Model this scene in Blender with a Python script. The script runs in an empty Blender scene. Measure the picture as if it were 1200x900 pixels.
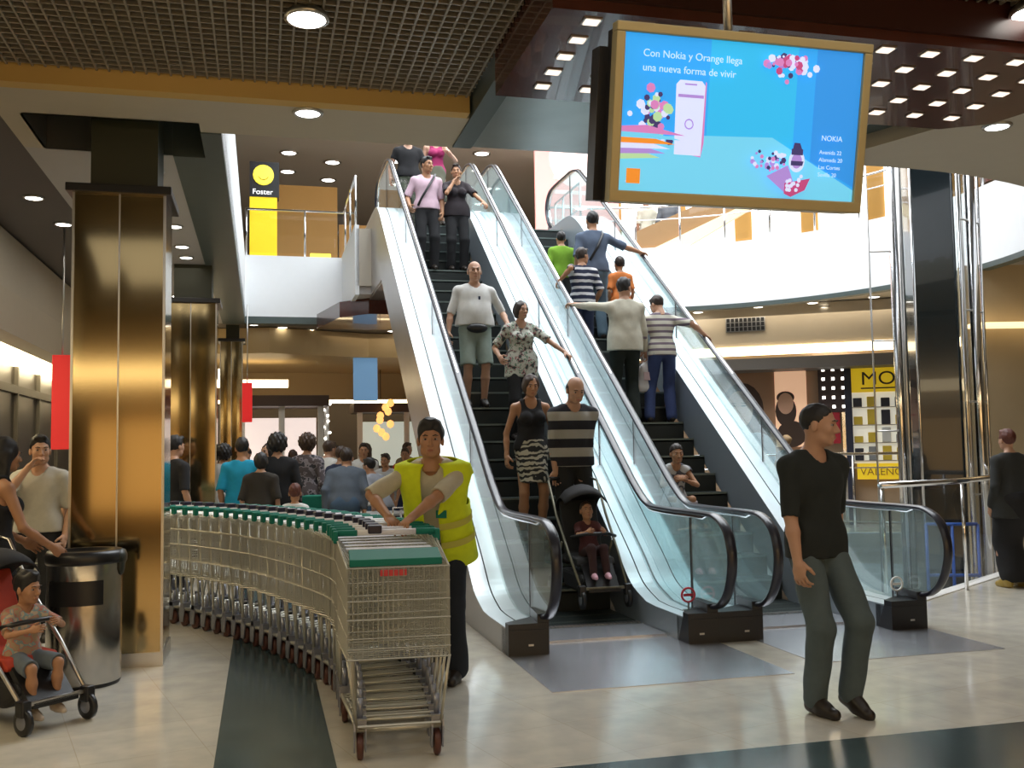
import bpy, math, random
import numpy as np
from mathutils import Vector, Matrix
random.seed(7); np.random.seed(7)
S = bpy.context.scene
COL = S.collection
# ------------------------------------------------------------------ camera, world, lights, exposure
AZ = math.radians(14.23)
U = Vector((-math.sin(AZ), math.cos(AZ), 0)); V = Vector((math.cos(AZ), math.sin(AZ), 0)); O = Vector((-.08, 7.44, 0))
def W(w, s, z=0.0): return O + V*w + U*s + Vector((0, 0, z))      # hall frame: w across, s along the escalators
cam_d = bpy.data.cameras.new('camera'); cam = bpy.data.objects.new('camera', cam_d); COL.objects.link(cam)
cam_d.sensor_fit = 'HORIZONTAL'; cam_d.sensor_width = 36; cam_d.lens = 36*1160/1200; cam_d.clip_end = 200
P_ = math.atan(79/1160.); R_ = 0.0165
fw = Vector((0, math.cos(P_), math.sin(P_))); up = Vector((0, -math.sin(P_), math.cos(P_))); rt = Vector((1, 0, 0))
r2 = rt*math.cos(R_) - up*math.sin(R_); u2 = rt*math.sin(R_) + up*math.cos(R_)
cam.matrix_world = Matrix(((r2.x, u2.x, -fw.x, 0), (r2.y, u2.y, -fw.y, 0), (r2.z, u2.z, -fw.z, 1.5), (0, 0, 0, 1)))
S.camera = cam
S.view_settings.view_transform = 'Standard'; S.view_settings.look = 'None'
S.view_settings.gamma = 1; S.view_settings.use_curve_mapping = False
S.view_settings.exposure = 0.0
world = bpy.data.worlds.new('world'); S.world = world; world.use_nodes = True
world.node_tree.nodes['Background'].inputs[0].default_value = (.85, .92, 1, 1)
world.node_tree.nodes['Background'].inputs[1].default_value = 0.12
def area(name, loc, rot, sx, sy, power, col=(1, 1, 1)):
    l = bpy.data.lights.new(name, 'AREA'); l.shape = 'RECTANGLE'; l.size = sx; l.size_y = sy; l.energy = power; l.color = col
    o = bpy.data.objects.new(name, l); COL.objects.link(o); o.location = loc; o.rotation_euler = rot; return o
area('skylight_daylight', W(3.2, 6.2, 9.3), (0, 0, AZ), 9.0, 9.5, 2000, (.93, .97, 1))
area('upper_hall_light', W(1.5, 17.0, 8.1), (0, 0, AZ), 16, 7, 160, (1, .95, .88))
area('upper_hall_light', W(9.0, 12.0, 8.1), (0, 0, AZ), 7, 7, 260, (1, .98, .95))
area('hall_ceiling_light', W(0.3, -4.6, 3.85), (0, 0, AZ), 8, 3, 62, (1, .96, .88))
area('hall_ceiling_light', W(-3.0, 4.5, 3.9), (0, 0, AZ), 1.0, 6, 16, (1, .93, .82))
area('food_court_light', W(-.5, 15.5, 3.9), (0, 0, AZ), 8, 5, 75, (1, .82, .6))
area('gallery_light', W(7.2, 10.4, 4.0), (0, 0, AZ-.5), 6, 1.6, 60, (1, .86, .66))

# ------------------------------------------------------------------ materials
MATS = {}
def nt(m): m.use_nodes = True; return m.node_tree
def mat(name, col=(.8, .8, .8), rough=.5, metal=0., emit=0., ecol=None, noise=0., nscale=8., bump=0., bscale=60., spec=.5, coat=0., alpha=1.):
    if name in MATS: return MATS[name]
    m = bpy.data.materials.new(name); t = nt(m); b = t.nodes['Principled BSDF']
    b.inputs['Base Color'].default_value = (*col, 1); b.inputs['Roughness'].default_value = rough
    b.inputs['Metallic'].default_value = metal; b.inputs['Specular IOR Level'].default_value = spec
    b.inputs['Coat Weight'].default_value = coat
    if emit:
        b.inputs['Emission Color'].default_value = (*(ecol or col), 1); b.inputs['Emission Strength'].default_value = emit
    tc = t.nodes.new('ShaderNodeTexCoord')
    n = t.nodes.new('ShaderNodeTexNoise'); n.inputs['Scale'].default_value = nscale; n.inputs['Detail'].default_value = 4
    t.links.new(tc.outputs['Object'], n.inputs['Vector'])
    r = t.nodes.new('ShaderNodeMix'); r.data_type = 'RGBA'
    q = max(noise, .02)
    r.inputs[6].default_value = (*[c*(1-q) for c in col], 1); r.inputs[7].default_value = (*[min(1, c*(1+q)) for c in col], 1)
    t.links.new(n.outputs['Fac'], r.inputs[0]); t.links.new(r.outputs[2], b.inputs['Base Color'])
    if bump:
        n2 = t.nodes.new('ShaderNodeTexNoise'); n2.inputs['Scale'].default_value = bscale
        t.links.new(tc.outputs['Object'], n2.inputs['Vector'])
        bp = t.nodes.new('ShaderNodeBump'); bp.inputs['Strength'].default_value = bump; bp.inputs['Distance'].default_value = .01
        t.links.new(n2.outputs['Fac'], bp.inputs['Height']); t.links.new(bp.outputs[0], b.inputs['Normal'])
    MATS[name] = m; return m
def ramp(t, src, stops, interp='CONSTANT'):
    r = t.nodes.new('ShaderNodeValToRGB'); r.color_ramp.interpolation = interp
    e = r.color_ramp.elements
    while len(e) < len(stops): e.new(.5)
    for i, (p, c) in enumerate(stops): e[i].position = p; e[i].color = (*c, 1)
    t.links.new(src, r.inputs[0]); return r
def stripes(name, a, b, period, duty=.5, off=0., wave=0.):
    if name in MATS: return MATS[name]
    m = mat(name, a, .9); t = m.node_tree; bs = t.nodes['Principled BSDF']
    tc = t.nodes.new('ShaderNodeTexCoord'); sp = t.nodes.new('ShaderNodeSeparateXYZ'); t.links.new(tc.outputs['Object'], sp.inputs[0])
    z = sp.outputs[2]
    if wave:
        n = t.nodes.new('ShaderNodeTexNoise'); n.inputs['Scale'].default_value = 9; t.links.new(tc.outputs['Object'], n.inputs['Vector'])
        ma = t.nodes.new('ShaderNodeMath'); ma.operation = 'MULTIPLY_ADD'; ma.inputs[1].default_value = wave
        t.links.new(n.outputs['Fac'], ma.inputs[0]); t.links.new(z, ma.inputs[2]); z = ma.outputs[0]
    d = t.nodes.new('ShaderNodeMath'); d.operation = 'MULTIPLY_ADD'; d.inputs[1].default_value = 1/period; d.inputs[2].default_value = off
    t.links.new(z, d.inputs[0]); f = t.nodes.new('ShaderNodeMath'); f.operation = 'FRACT'; t.links.new(d.outputs[0], f.inputs[0])
    r = ramp(t, f.outputs[0], [(0, a), (duty, b)]); t.links.new(r.outputs[0], bs.inputs['Base Color']); return m
def patches(name, cols, scale=22., stretch=(1, 1, 1)):
    if name in MATS: return MATS[name]
    m = mat(name, cols[0], .9); t = m.node_tree; bs = t.nodes['Principled BSDF']
    tc = t.nodes.new('ShaderNodeTexCoord'); mp = t.nodes.new('ShaderNodeMapping'); mp.inputs['Scale'].default_value = stretch
    t.links.new(tc.outputs['Object'], mp.inputs[0])
    n = t.nodes.new('ShaderNodeTexNoise'); n.inputs['Scale'].default_value = scale; n.inputs['Detail'].default_value = 1
    t.links.new(mp.outputs[0], n.inputs['Vector'])
    k = len(cols); st = [(0, cols[0])]+[(.38+.24*(i)/(k-1), cols[i]) for i in range(1, k)]
    r = ramp(t, n.outputs['Fac'], st); t.links.new(r.outputs[0], bs.inputs['Base Color']); return m
def glass(name, tint=(.8, .95, .92), refl=.12, sky_sheen=.0, rough=.02):
    if name in MATS: return MATS[name]
    m = bpy.data.materials.new(name); t = nt(m); t.nodes.clear()
    out = t.nodes.new('ShaderNodeOutputMaterial'); tr = t.nodes.new('ShaderNodeBsdfTransparent'); tr.inputs[0].default_value = (*tint, 1)
    gl = t.nodes.new('ShaderNodeBsdfGlossy'); gl.inputs[1].default_value = rough; gl.inputs[0].default_value = (1, 1, 1, 1)
    fr = t.nodes.new('ShaderNodeLayerWeight'); fr.inputs[0].default_value = .5
    pw = t.nodes.new('ShaderNodeMath'); pw.operation = 'POWER'; pw.inputs[1].default_value = 4; t.links.new(fr.outputs['Facing'], pw.inputs[0])
    ma = t.nodes.new('ShaderNodeMath'); ma.operation = 'MULTIPLY_ADD'; ma.inputs[1].default_value = .55; ma.inputs[2].default_value = refl*.3; t.links.new(pw.outputs[0], ma.inputs[0])
    mx = t.nodes.new('ShaderNodeMixShader'); t.links.new(ma.outputs[0], mx.inputs[0])
    base = tr.outputs[0]
    if sky_sheen:
        df = t.nodes.new('ShaderNodeBsdfDiffuse'); df.inputs[0].default_value = (.82, .9, .94, 1)  # pale diffuse share stands in for skylight reflected in the panes
        m2 = t.nodes.new('ShaderNodeMixShader'); m2.inputs[0].default_value = sky_sheen
        t.links.new(tr.outputs[0], m2.inputs[1]); t.links.new(df.outputs[0], m2.inputs[2]); base = m2.outputs[0]
    t.links.new(base, mx.inputs[1]); t.links.new(gl.outputs[0], mx.inputs[2]); t.links.new(mx.outputs[0], out.inputs[0])
    MATS[name] = m; return m
def emis(name, col, st): return mat(name, col, .6, emit=st)

def floor_mat():
    m = mat('cream_marble', (.6, .57, .5), .13, noise=.1, nscale=1.6, spec=.6); t = m.node_tree; b = t.nodes['Principled BSDF']
    tc = t.nodes.new('ShaderNodeTexCoord'); mp = t.nodes.new('ShaderNodeMapping'); mp.inputs['Rotation'].default_value = (0, 0, -AZ)
    t.links.new(tc.outputs['Object'], mp.inputs[0])
    br = t.nodes.new('ShaderNodeTexBrick'); br.inputs['Scale'].default_value = 1; br.inputs['Brick Width'].default_value = .6; br.inputs['Row Height'].default_value = .6
    br.offset = 0; br.inputs['Mortar Size'].default_value = .0025
    br.inputs['Color1'].default_value = (.64, .605, .53, 1); br.inputs['Color2'].default_value = (.6, .565, .49, 1); br.inputs['Mortar'].default_value = (.54, .49, .4, 1)
    t.links.new(mp.outputs[0], br.inputs['Vector'])
    n = t.nodes.new('ShaderNodeTexNoise'); n.inputs['Scale'].default_value = 5; n.inputs['Detail'].default_value = 6; t.links.new(tc.outputs['Object'], n.inputs['Vector'])
    rp = ramp(t, n.outputs['Fac'], [(.3, (.86, .86, .86)), (.7, (1.08, 1.06, 1.02))], 'LINEAR')
    mx = t.nodes.new('ShaderNodeMix'); mx.data_type = 'RGBA'; mx.blend_type = 'MULTIPLY'; mx.inputs[0].default_value = 1
    t.links.new(br.outputs['Color'], mx.inputs[6]); t.links.new(rp.outputs[0], mx.inputs[7]); t.links.new(mx.outputs[2], b.inputs['Base Color'])
    return m
M_floor = floor_mat()
M_slate = mat('dark_slate', (.055, .085, .09), .16, noise=.45, nscale=3.5, spec=.6)
M_plate = mat('brushed_floor_plate', (.58, .59, .63), .26, .8, noise=.12, nscale=3)
M_beige = mat('beige_ceiling_paint', (.52, .46, .36), .7, noise=.03)
M_ochre = mat('ochre_trim', (.62, .4, .12), .6)
M_green = mat('dark_green_paint', (.075, .1, .095), .45, noise=.1)
M_blade = mat('ceiling_grid_metal', (.3, .265, .21), .45, .3)
M_void = mat('dark_plenum', (.03, .027, .025), .8)
M_wood = mat('mahogany_panel', (.085, .024, .016), .22, noise=.35, nscale=5, coat=.5)
M_gpanel = mat('grey_green_panel', (.3, .35, .34), .3, .5, noise=.25, nscale=2.5)
M_white = mat('white_paint', (.86, .88, .9), .6)
M_grey = mat('grey_ceiling', (.3, .27, .25), .6)
M_lgrey = mat('light_ceiling', (.46, .44, .43), .6)
M_purple = mat('dark_mauve_ceiling', (.1, .085, .08), .6)
M_brass = mat('polished_bronze_cladding', (.37, .29, .155), .1, 1., noise=.06, nscale=1.2)
M_dgreenshaft = mat('olive_black_shaft', (.035, .038, .02), .5)
M_steel = mat('brushed_steel', (.55, .54, .52), .28, 1., noise=.08)
M_chrome = mat('chrome', (.8, .8, .82), .12, 1.)
M_black = mat('black_plastic', (.012, .012, .014), .35)
M_rubber = mat('black_rubber_handrail', (.018, .018, .028), .3, coat=.15)
M_deck = mat('satin_aluminium_deck', (.78, .83, .87), .3, .35)
M_clad = mat('brushed_side_cladding', (.46, .44, .43), .33, .8, noise=.15, nscale=1.5)
M_skirt = mat('grey_skirt_panel', (.42, .47, .52), .35, .6)
M_step = mat('ribbed_step_metal', (.045, .058, .055), .45, .5)
M_riser = mat('step_riser_metal', (.02, .026, .026), .5, .4)
M_glass = glass('balustrade_glass', (.8, .88, .87), .22, .08)
M_glassb = glass('aqua_balustrade_glass', (.76, .89, .9), .3, .16)
M_clear = glass('clear_glass', (.93, .95, .95), .2)
M_lamp = emis('lamp_glow', (1, .96, .88), 9)
M_cove = emis('warm_cove_glow', (1, .8, .48), 5)
M_dlamp = emis('lamp_glow_soft', (1, .95, .85), 4)

# ------------------------------------------------------------------ object helpers
def link(name, me, parent=None, loc=None, rotz=None):
    o = bpy.data.objects.new(name, me); COL.objects.link(o)
    if parent: o.parent = parent
    if loc is not None: o.location = loc
    if rotz is not None: o.rotation_euler = (0, 0, rotz)
    return o
def thing(name, label, cat, loc=(0, 0, 0), rotz=0., group=None):
    o = link(name, None, None, loc, rotz); o['label'] = label; o['category'] = cat
    if group: o['group'] = group
    return o
def tag(o, label, cat, group=None):
    o['label'] = label; o['category'] = cat
    if group: o['group'] = group
    return o
def struct(o): o['kind'] = 'structure'; return o
class MB:
    def __init__(s): s.v = []; s.f = []; s.m = []; s.sm = []
    def add(s, v, f, m=0, sm=False):
        n = len(s.v); s.v += [tuple(x) for x in v]; s.f += [tuple(i+n for i in q) for q in f]; s.m += [m]*len(f); s.sm += [sm]*len(f); return s
    def box(s, x0, x1, y0, y1, z0, z1, m=0):
        v = [(x, y, z) for z in (z0, z1) for y in (y0, y1) for x in (x0, x1)]
        return s.add(v, [(0, 2, 3, 1), (4, 5, 7, 6), (0, 1, 5, 4), (2, 6, 7, 3), (0, 4, 6, 2), (1, 3, 7, 5)], m)
    def prism(s, pts, a0, a1, axis='x', m=0):   # pts in the plane across the axis
        n = len(pts)
        def mk(p, a): return (a, p[0], p[1]) if axis == 'x' else (p[0], a, p[1]) if axis == 'y' else (p[0], p[1], a)
        v = [mk(p, a0) for p in pts]+[mk(p, a1) for p in pts]
        f = [tuple(range(n))[::-1], tuple(range(n, 2*n))]+[(i, (i+1) % n, (i+1) % n+n, i+n) for i in range(n)]
        return s.add(v, f, m)
    def tube(s, path, r, n=8, m=0, cap=True, flat=1., closed=False):
        P = [Vector(p) for p in path]; k = len(P); rr = r if isinstance(r, (list, tuple)) else [r]*k
        vs = []; prev = None
        for i in range(k):
            d = (P[(i+1) % k] if (closed or i < k-1) else P[i])-(P[i-1] if (closed or i > 0) else P[i])
            d = d.normalized() if d.length > 1e-9 else Vector((0, 0, 1))
            if prev is None:
                a = Vector((0, 0, 1)) if abs(d.z) < .9 else Vector((1, 0, 0)); x = d.cross(a).normalized()
            else:
                x = prev-d*prev.dot(d); x = x.normalized() if x.length > 1e-6 else d.orthogonal().normalized()
            prev = x; y = d.cross(x)
            for j in range(n):
                t = 2*math.pi*j/n; vs.append(P[i]+x*(rr[i]*math.cos(t))+y*(rr[i]*flat*math.sin(t)))
        f = []
        for i in range(k if closed else k-1):
            for j in range(n): f.append((i*n+j, i*n+(j+1) % n, ((i+1) % k)*n+(j+1) % n, ((i+1) % k)*n+j))
        if cap and not closed: f.append(tuple(range(n))[::-1]); f.append(tuple(range((k-1)*n, k*n)))
        return s.add(vs, f, m, n > 5)
    def bar(s, a, b, r, m=0, n=4): return s.tube([a, b], r, n, m)
    def lathe(s, prof, n=24, m=0, c=(0, 0, 0)):
        v = []; k = len(prof)
        for (r, z) in prof:
            for j in range(n): t = 2*math.pi*j/n; v.append((c[0]+r*math.cos(t), c[1]+r*math.sin(t), c[2]+z))
        f = [(i*n+j, i*n+(j+1) % n, (i+1)*n+(j+1) % n, (i+1)*n+j) for i in range(k-1) for j in range(n)]
        f.append(tuple(range(n))[::-1]); f.append(tuple(range((k-1)*n, k*n)))
        return s.add(v, f, m, n > 6)
    def ell(s, c, r, n=12, m=0, M=None):
        v = []; f = []; k = n//2
        for i in range(k+1):
            a = math.pi*i/k
            for j in range(n):
                t = 2*math.pi*j/n; p = Vector((r[0]*math.sin(a)*math.cos(t), r[1]*math.sin(a)*math.sin(t), r[2]*math.cos(a)))
                if M: p = M @ p
                v.append(p+Vector(c))
        for i in range(k):
            for j in range(n): f.append((i*n+j, (i+1)*n+j, (i+1)*n+(j+1) % n, i*n+(j+1) % n))
        return s.add(v, f, m, True)
    def disc(s, c, r, n=20, m=0, down=True, thick=.01):
        return s.lathe([(r*.98, -thick if down else 0), (r, -thick*.5), (r, thick*.5 if down else thick)], n, m, c)
    def wheel(s, c, r, w, m=0, ax=(1, 0, 0)):
        a = Vector(ax).normalized(); return s.tube([Vector(c)-a*w/2, Vector(c)-a*w*.35, Vector(c)+a*w*.35, Vector(c)+a*w/2], [r*.85, r, r, r*.85], 16, m)
    def mesh(s, name, mats):
        me = bpy.data.meshes.new(name); me.from_pydata([tuple(x) for x in s.v], [], s.f)
        for mm in (mats if isinstance(mats, (list, tuple)) else [mats]): me.materials.append(mm)
        me.polygons.foreach_set('material_index', s.m); me.polygons.foreach_set('use_smooth', s.sm); me.update(); return me
    def obj(s, name, mats, parent=None, loc=None, rotz=None): return link(name, s.mesh(name, mats), parent, loc, rotz)
HL = (O, AZ)      # hall-frame placement
def hall(mb, name, mats): return struct(mb.obj(name, mats, None, O, AZ))
def bevel(o, w=.01, seg=2):
    b = o.modifiers.new('bevel', 'BEVEL'); b.width = w; b.segments = seg; b.limit_method = 'ANGLE'; return o
def text(name, body, size, m, parent, loc, rot=(math.pi/2, 0, 0), ext=.002, align='LEFT', sx=1.):
    c = bpy.data.curves.new(name, 'FONT'); c.body = body; c.size = size; c.extrude = ext; c.align_x = align
    t = bpy.data.objects.new('tmp', c); COL.objects.link(t)
    dg = bpy.context.evaluated_depsgraph_get(); me = bpy.data.meshes.new_from_object(t.evaluated_get(dg)); bpy.data.objects.remove(t)
    me.materials.clear(); me.materials.append(m)
    o = link(name, me, parent, loc); o.rotation_euler = rot; o.scale = (sx, 1, 1); return o
def copy_tree(o, parent=None):
    c = o.copy(); COL.objects.link(c)
    if parent: c.parent = parent
    for ch in list(o.children): copy_tree(ch, c)
    return c

# ================================================================== STRUCTURE
Z2 = 5.2; ZC = 3.95
fl = MB()
fl.prism([(-12, -12), (3.9, -12), (3.9, 32), (-12, 32)], -.5, 0, 'z')
fl.prism([(3.9, -12), (16, -12), (16, 8.6), (7.16, 2.9), (3.9, .78)], -.5, 0, 'z')
fl.prism([(3.9, 9.9), (5.67, 9.04), (10.1, 6.9), (16, 9.0), (16, 32), (3.9, 32)], -.5, 0, 'z')
hall(fl, 'floor', M_floor)
t_ = MB(); t_.prism([(3.84, .62), (3.9, .78), (7.16, 2.9), (15, 8.0), (15, 8.12), (7.1, 3.02), (3.84, .9)], -1.2, .012, 'z'); hall(t_, 'trim_1', mat('white_edge_stone', (.8, .78, .74), .3))
t_ = MB(); t_.prism([(3.9, 9.9), (5.67, 9.04), (10.1, 6.9), (16, 9.0), (16, 9.1), (10.1, 7.0), (5.7, 9.12), (3.9, 10.0)], -3.9, .02, 'z'); hall(t_, 'wall_void', mat('pale_void_wall', (.62, .66, .68), .4))
t_ = MB(); t_.box(-1.975, -1.4, -9, 9.4, 0, .003); t_.box(-1.4, 12, -3.3, -2.62, 0, .003); hall(t_, 'trim_2', M_slate)
t_ = MB(); t_.box(2, 18, -1, 22, -4.3, -4.2); hall(t_, 'floor_lower', mat('lower_floor', (.55, .55, .52), .25))
t_ = MB(); t_.box(0, 1.67, -1.22, .35, 0, .005); hall(t_, 'trim_3', M_plate)
t_ = MB(); t_.box(1.98, 3.52, -.98, .5, 0, .005); hall(t_, 'trim_4', M_plate)

# ceiling near: grid ceiling
g = MB(); B0, B1 = -7.0, -.27
def blades(g, w0, w1, s0, s1, z0=4.06, h=.045, p=.078, t=.0065):
    w = w0
    while w < w1: g.box(w-t, w+t, s0, s1, z0, z0+h); w += p
    s = s0
    while s < s1: g.box(w0, w1, s-t, s+t, z0+.004, z0+h); s += p
blades(g, -6.4, -.29, -3.6, -.3); blades(g, -.29, 5.6, -4.4, -2.48)
hall(g, 'ceiling_grid', M_blade)
g = MB(); g.box(-12, -.29, -12, -.29, 4.35, 4.45); g.box(-.29, 14, -12, -2.4, 4.35, 4.45); hall(g, 'ceiling_plenum', M_void)
g = MB(); g.box(-3.56, -.29, -.36, -.24, ZC, 4.09); g.box(-12, -3.56, -.36, -.24, ZC, 4.09); hall(g, 'trim_5', M_ochre)
g = MB()   # beige ceiling band, pieces round the column recess
z0, z1 = ZC, 4.3
g.box(-3.56, -.26, -.24, .27, z0, z1); g.box(-2.2, -.26, .27, .46, z0, z1); g.box(-3.56, -3.4, .27, 1.1, z0, z1)
g.box(-12, -3.56, -.24, .0, z0, z1)
hall(g, 'ceiling', M_beige)
g = MB(); g.box(-3.56, -2.45, 1.1, 11.7, ZC, ZC+.3); hall(g, 'ceiling_aisle', M_lgrey)
g = MB()   # recess round the first column
g.box(-3.42, -3.4, .27, 1.1, ZC, 4.7); g.box(-3.4, -2.2, .25, .27, ZC, 4.7); g.box(-3.4, -2.2, 1.1, 1.12, ZC+.0, 4.7); g.box(-3.4, -2.05, .25, 1.12, 4.7, 4.75); hall(g, 'ceiling_recess', M_green)
g = MB(); g.box(-2.45, -2.05, 1.1, 11.7, ZC-.01, ZC+.25); g.box(-2.2, -2.05, .46, 1.1, ZC-.01, ZC+.25); g.box(-2.05, -.28, 11.62, 11.9, 3.95, 4.08); hall(g, 'trim_6', M_green)
g = MB(); g.box(-2.12, -2.05, .46, 11.7, ZC+.05, Z2); hall(g, 'wall_left_parapet', M_white)
g = MB(); g.box(-12, -3.56, 0, 11.7, ZC+.05, ZC+.3); hall(g, 'ceiling_left', M_purple)
# wood panel with fascia, grey panel beyond it
g = MB(); g.prism([(-.285, -2.44), (2.75, -2.44), (3.6, -2.2), (3.35, -1.3), (3.05, -1.12), (-.285, -1.14)], 3.8, 4.3, 'z'); wp = hall(g, 'ceiling_wood', M_wood)
g = MB(); g.box(-.285, 14, -2.47, -2.44, 3.86, 4.35); hall(g, 'trim_7', mat('dark_wood_fascia', (.045, .012, .009), .35))
g = MB(); g.box(-.12, 2.75, -1.12, .42, ZC, 4.3); hall(g, 'ceiling_panel', M_gpanel)
g = MB(); g.box(-.27, -.12, -1.12, .42, ZC-.015, 4.3); hall(g, 'trim_8', M_green)
g = MB(); g.prism([(2.75, -1.12), (3.05, -1.12), (3.36, -.9), (3.2, .42), (2.75, .42)], ZC+.12, 4.4, 'z'); hall(g, 'trim_9', M_green)
cx, cy, cr = 3.5, 5.35, 5.08
def arc(a0, a1, n, r=cr): return [(cx+r*math.cos(a0+(a1-a0)*i/n), cy+r*math.sin(a0+(a1-a0)*i/n)) for i in range(n+1)]
lo = arc(math.radians(-93), math.radians(-22), 20)
g = MB(); g.prism([(2.95, .2)]+lo+[(14, 3.4), (14, -2.44), (3.6, -2.44), (3.4, -.9)], ZC, 4.3, 'z'); hall(g, 'ceiling_right', M_beige)
# round white parapet
def ring(g, a0, a1, n, r0, r1, z0, z1, m=0):
    for i in range(n):
        p, q = a0+(a1-a0)*i/n, a0+(a1-a0)*(i+1)/n
        P = [(cx+r*math.cos(a), cy+r*math.sin(a)) for r, a in ((r0, p), (r1, p), (r1, q), (r0, q))]
        v = [(x, y, z0) for x, y in P]+[(x, y, z1) for x, y in P]
        g.add(v, [(3, 2, 1, 0), (4, 5, 6, 7), (0, 1, 5, 4), (1, 2, 6, 5), (2, 3, 7, 6), (3, 0, 4, 7)], m)
g = MB(); ring(g, math.radians(-16), math.radians(92), 40, cr, cr+.15, 4.15, 5.3); hall(g, 'wall_round_parapet', M_white)
g = MB(); ring(g, math.radians(-16), math.radians(92), 40, cr-.01, cr+.17, 4.07, 4.15); hall(g, 'trim_10', M_green)
g = MB(); ring(g, math.radians(-93), math.radians(-24), 26, cr, cr+.15, 4.25, 5.3); hall(g, 'wall_near_parapet', M_white)
# upper storey slab beyond the opening
g = MB(); g.box(-12, -.25, 11.7, 34, 4.1, Z2); g.box(-.25, 3.62, 8.95, 34, 4.25, Z2); g.box(-12, -2.12, .5, 11.7, 4.3, Z2)
g.prism([(3.62, 10.4)]+arc(math.radians(90), math.radians(-16), 30, cr+.1)+[(16, 3.9), (16, 34), (3.62, 34)], 4.22, Z2, 'z'); hall(g, 'floor_upper', mat('gallery_soffit', (.5, .45, .37), .6))
g = MB(); g.box(-2.12, -.22, 11.62, 11.72, 4.08, Z2+.03); g.box(-.27, -.2, 8.95, 11.7, 4.1, Z2+.06); hall(g, 'wall_landing_parapet', M_white)
g = MB(); g.box(-12, -1.5, .5, 34, 8.4, 8.5); g.box(-1.5, 7.6, 11.2, 34, 8.4, 8.5); g.box(7.6, 16, .5, 34, 8.4, 8.5); g.box(-1.5, 7.6, -1, 1.2, 8.4, 8.5); hall(g, 'ceiling_upper', mat('taupe_upper_ceiling', (.36, .33, .29), .6))
g = MB(); 
for i in range(9): g.box(-1.5, 7.6, 1.2+i*1.25, 1.28+i*1.25, 8.6, 8.75)
for i in range(8): g.box(-1.5+i*1.3, -1.42+i*1.3, 1.2, 11.2, 8.6, 8.75)
hall(g, 'window_1', M_white)
# outer walls
g = MB(); g.box(-12, 16, 33.9, 34.1, 0, 8.5); hall(g, 'wall_far', mat('tan_far_wall', (.4, .3, .2), .7))
g = MB(); g.box(15.9, 16.1, -12, 34, -4.3, 8.5); hall(g, 'wall_right', mat('beige_side_wall', (.45, .4, .32), .6))
g = MB(); g.box(-12.1, -11.9, -12, 34, 0, 8.5); hall(g, 'wall_outer_left', M_grey)
g = MB(); g.box(-12, 16, -12.1, -11.9, 0, 4.5); hall(g, 'wall_behind', mat('bronze_back_wall', (.3, .2, .1), .5))
g = MB(); g.box(-6, 8, -11.9, -11.6, 2.95, 3.25); hall(g, 'trim_11', M_cove)
g = MB(); g.box(-5, 7, -11.88, -11.7, .5, 2.2); hall(g, 'window_2', emis('amber_shop_window', (1, .62, .26), 1.1))
# left facade: bulkhead, cove and shopfront
g = MB(); g.prism([(-4.42, 3.96), (-4.35, 3.3), (-4.38, 2.86), (-4.5, 2.78), (-4.6, 2.9), (-4.6, 3.96)], -6, 13, 'y'); hall(g, 'wall_left', M_beige)
g = MB(); g.box(-4.85, -4.56, -6, 13, 2.7, 2.82); hall(g, 'trim_12', emis('left_cove_glow', (1, .82, .5), 9))
g = MB(); g.box(-5.0, -4.85, -6, 13, 0, 3.0, 0)
for i in range(14): g.box(-4.86, -4.8, -5+i*1.3, -4.95+i*1.3, 0, 2.75, 1)
g.box(-4.86, -4.8, -6, 13, 2.35, 2.45, 1); g.box(-4.86, -4.78, -6, 13, 0, .12, 1)
hall(g, 'wall_left_shopfront', [mat('dark_shop_glass', (.035, .03, .024), .3), mat('dull_mullion', (.12, .11, .09), .5, .4)])
# food court beyond
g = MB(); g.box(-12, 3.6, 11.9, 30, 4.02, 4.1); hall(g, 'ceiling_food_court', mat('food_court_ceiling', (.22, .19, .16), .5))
g = MB(); g.prism([(-3.0, 13.0), (-1.6, 12.6), (.4, 13.4), (3.3, 13.2), (3.3, 17.5), (-3.3, 17.5)], 3.5, 4.0, 'z'); hall(g, 'ceiling_island', mat('ochre_soffit', (.55, .4, .2), .5))
g = MB(); g.box(-3.3, 3.3, 17.5, 17.7, 2.85, 4.0, 0); g.box(-4, 3.3, 17.72, 17.95, 2.78, 3.0, 1); hall(g, 'trim_13', [mat('ochre_soffit', ), M_cove])
g = MB(); g.box(-3.2, -2.2, 12.2, 12.4, 2.9, 3.15, 1); g.box(-2.7, -1.2, 14.3, 14.6, 2.95, 3.1, 1); hall(g, 'trim_14', [M_cove, M_cove])
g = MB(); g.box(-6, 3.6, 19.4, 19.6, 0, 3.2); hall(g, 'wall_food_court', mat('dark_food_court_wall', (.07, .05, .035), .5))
# wood soffit beneath the landing
g = MB(); g.prism([(-.75, 11.5), (-.45, 9.9), (.0, 9.4), (1.2, 9.4), (1.2, 11.5)], 3.85, 4.12, 'z'); hall(g, 'ceiling_wood_far', M_wood)
g = MB(); g.box(-.2, 3.62, 9.0, 11.9, 4.12, 4.25); hall(g, 'ceiling_landing', M_lgrey)
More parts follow.
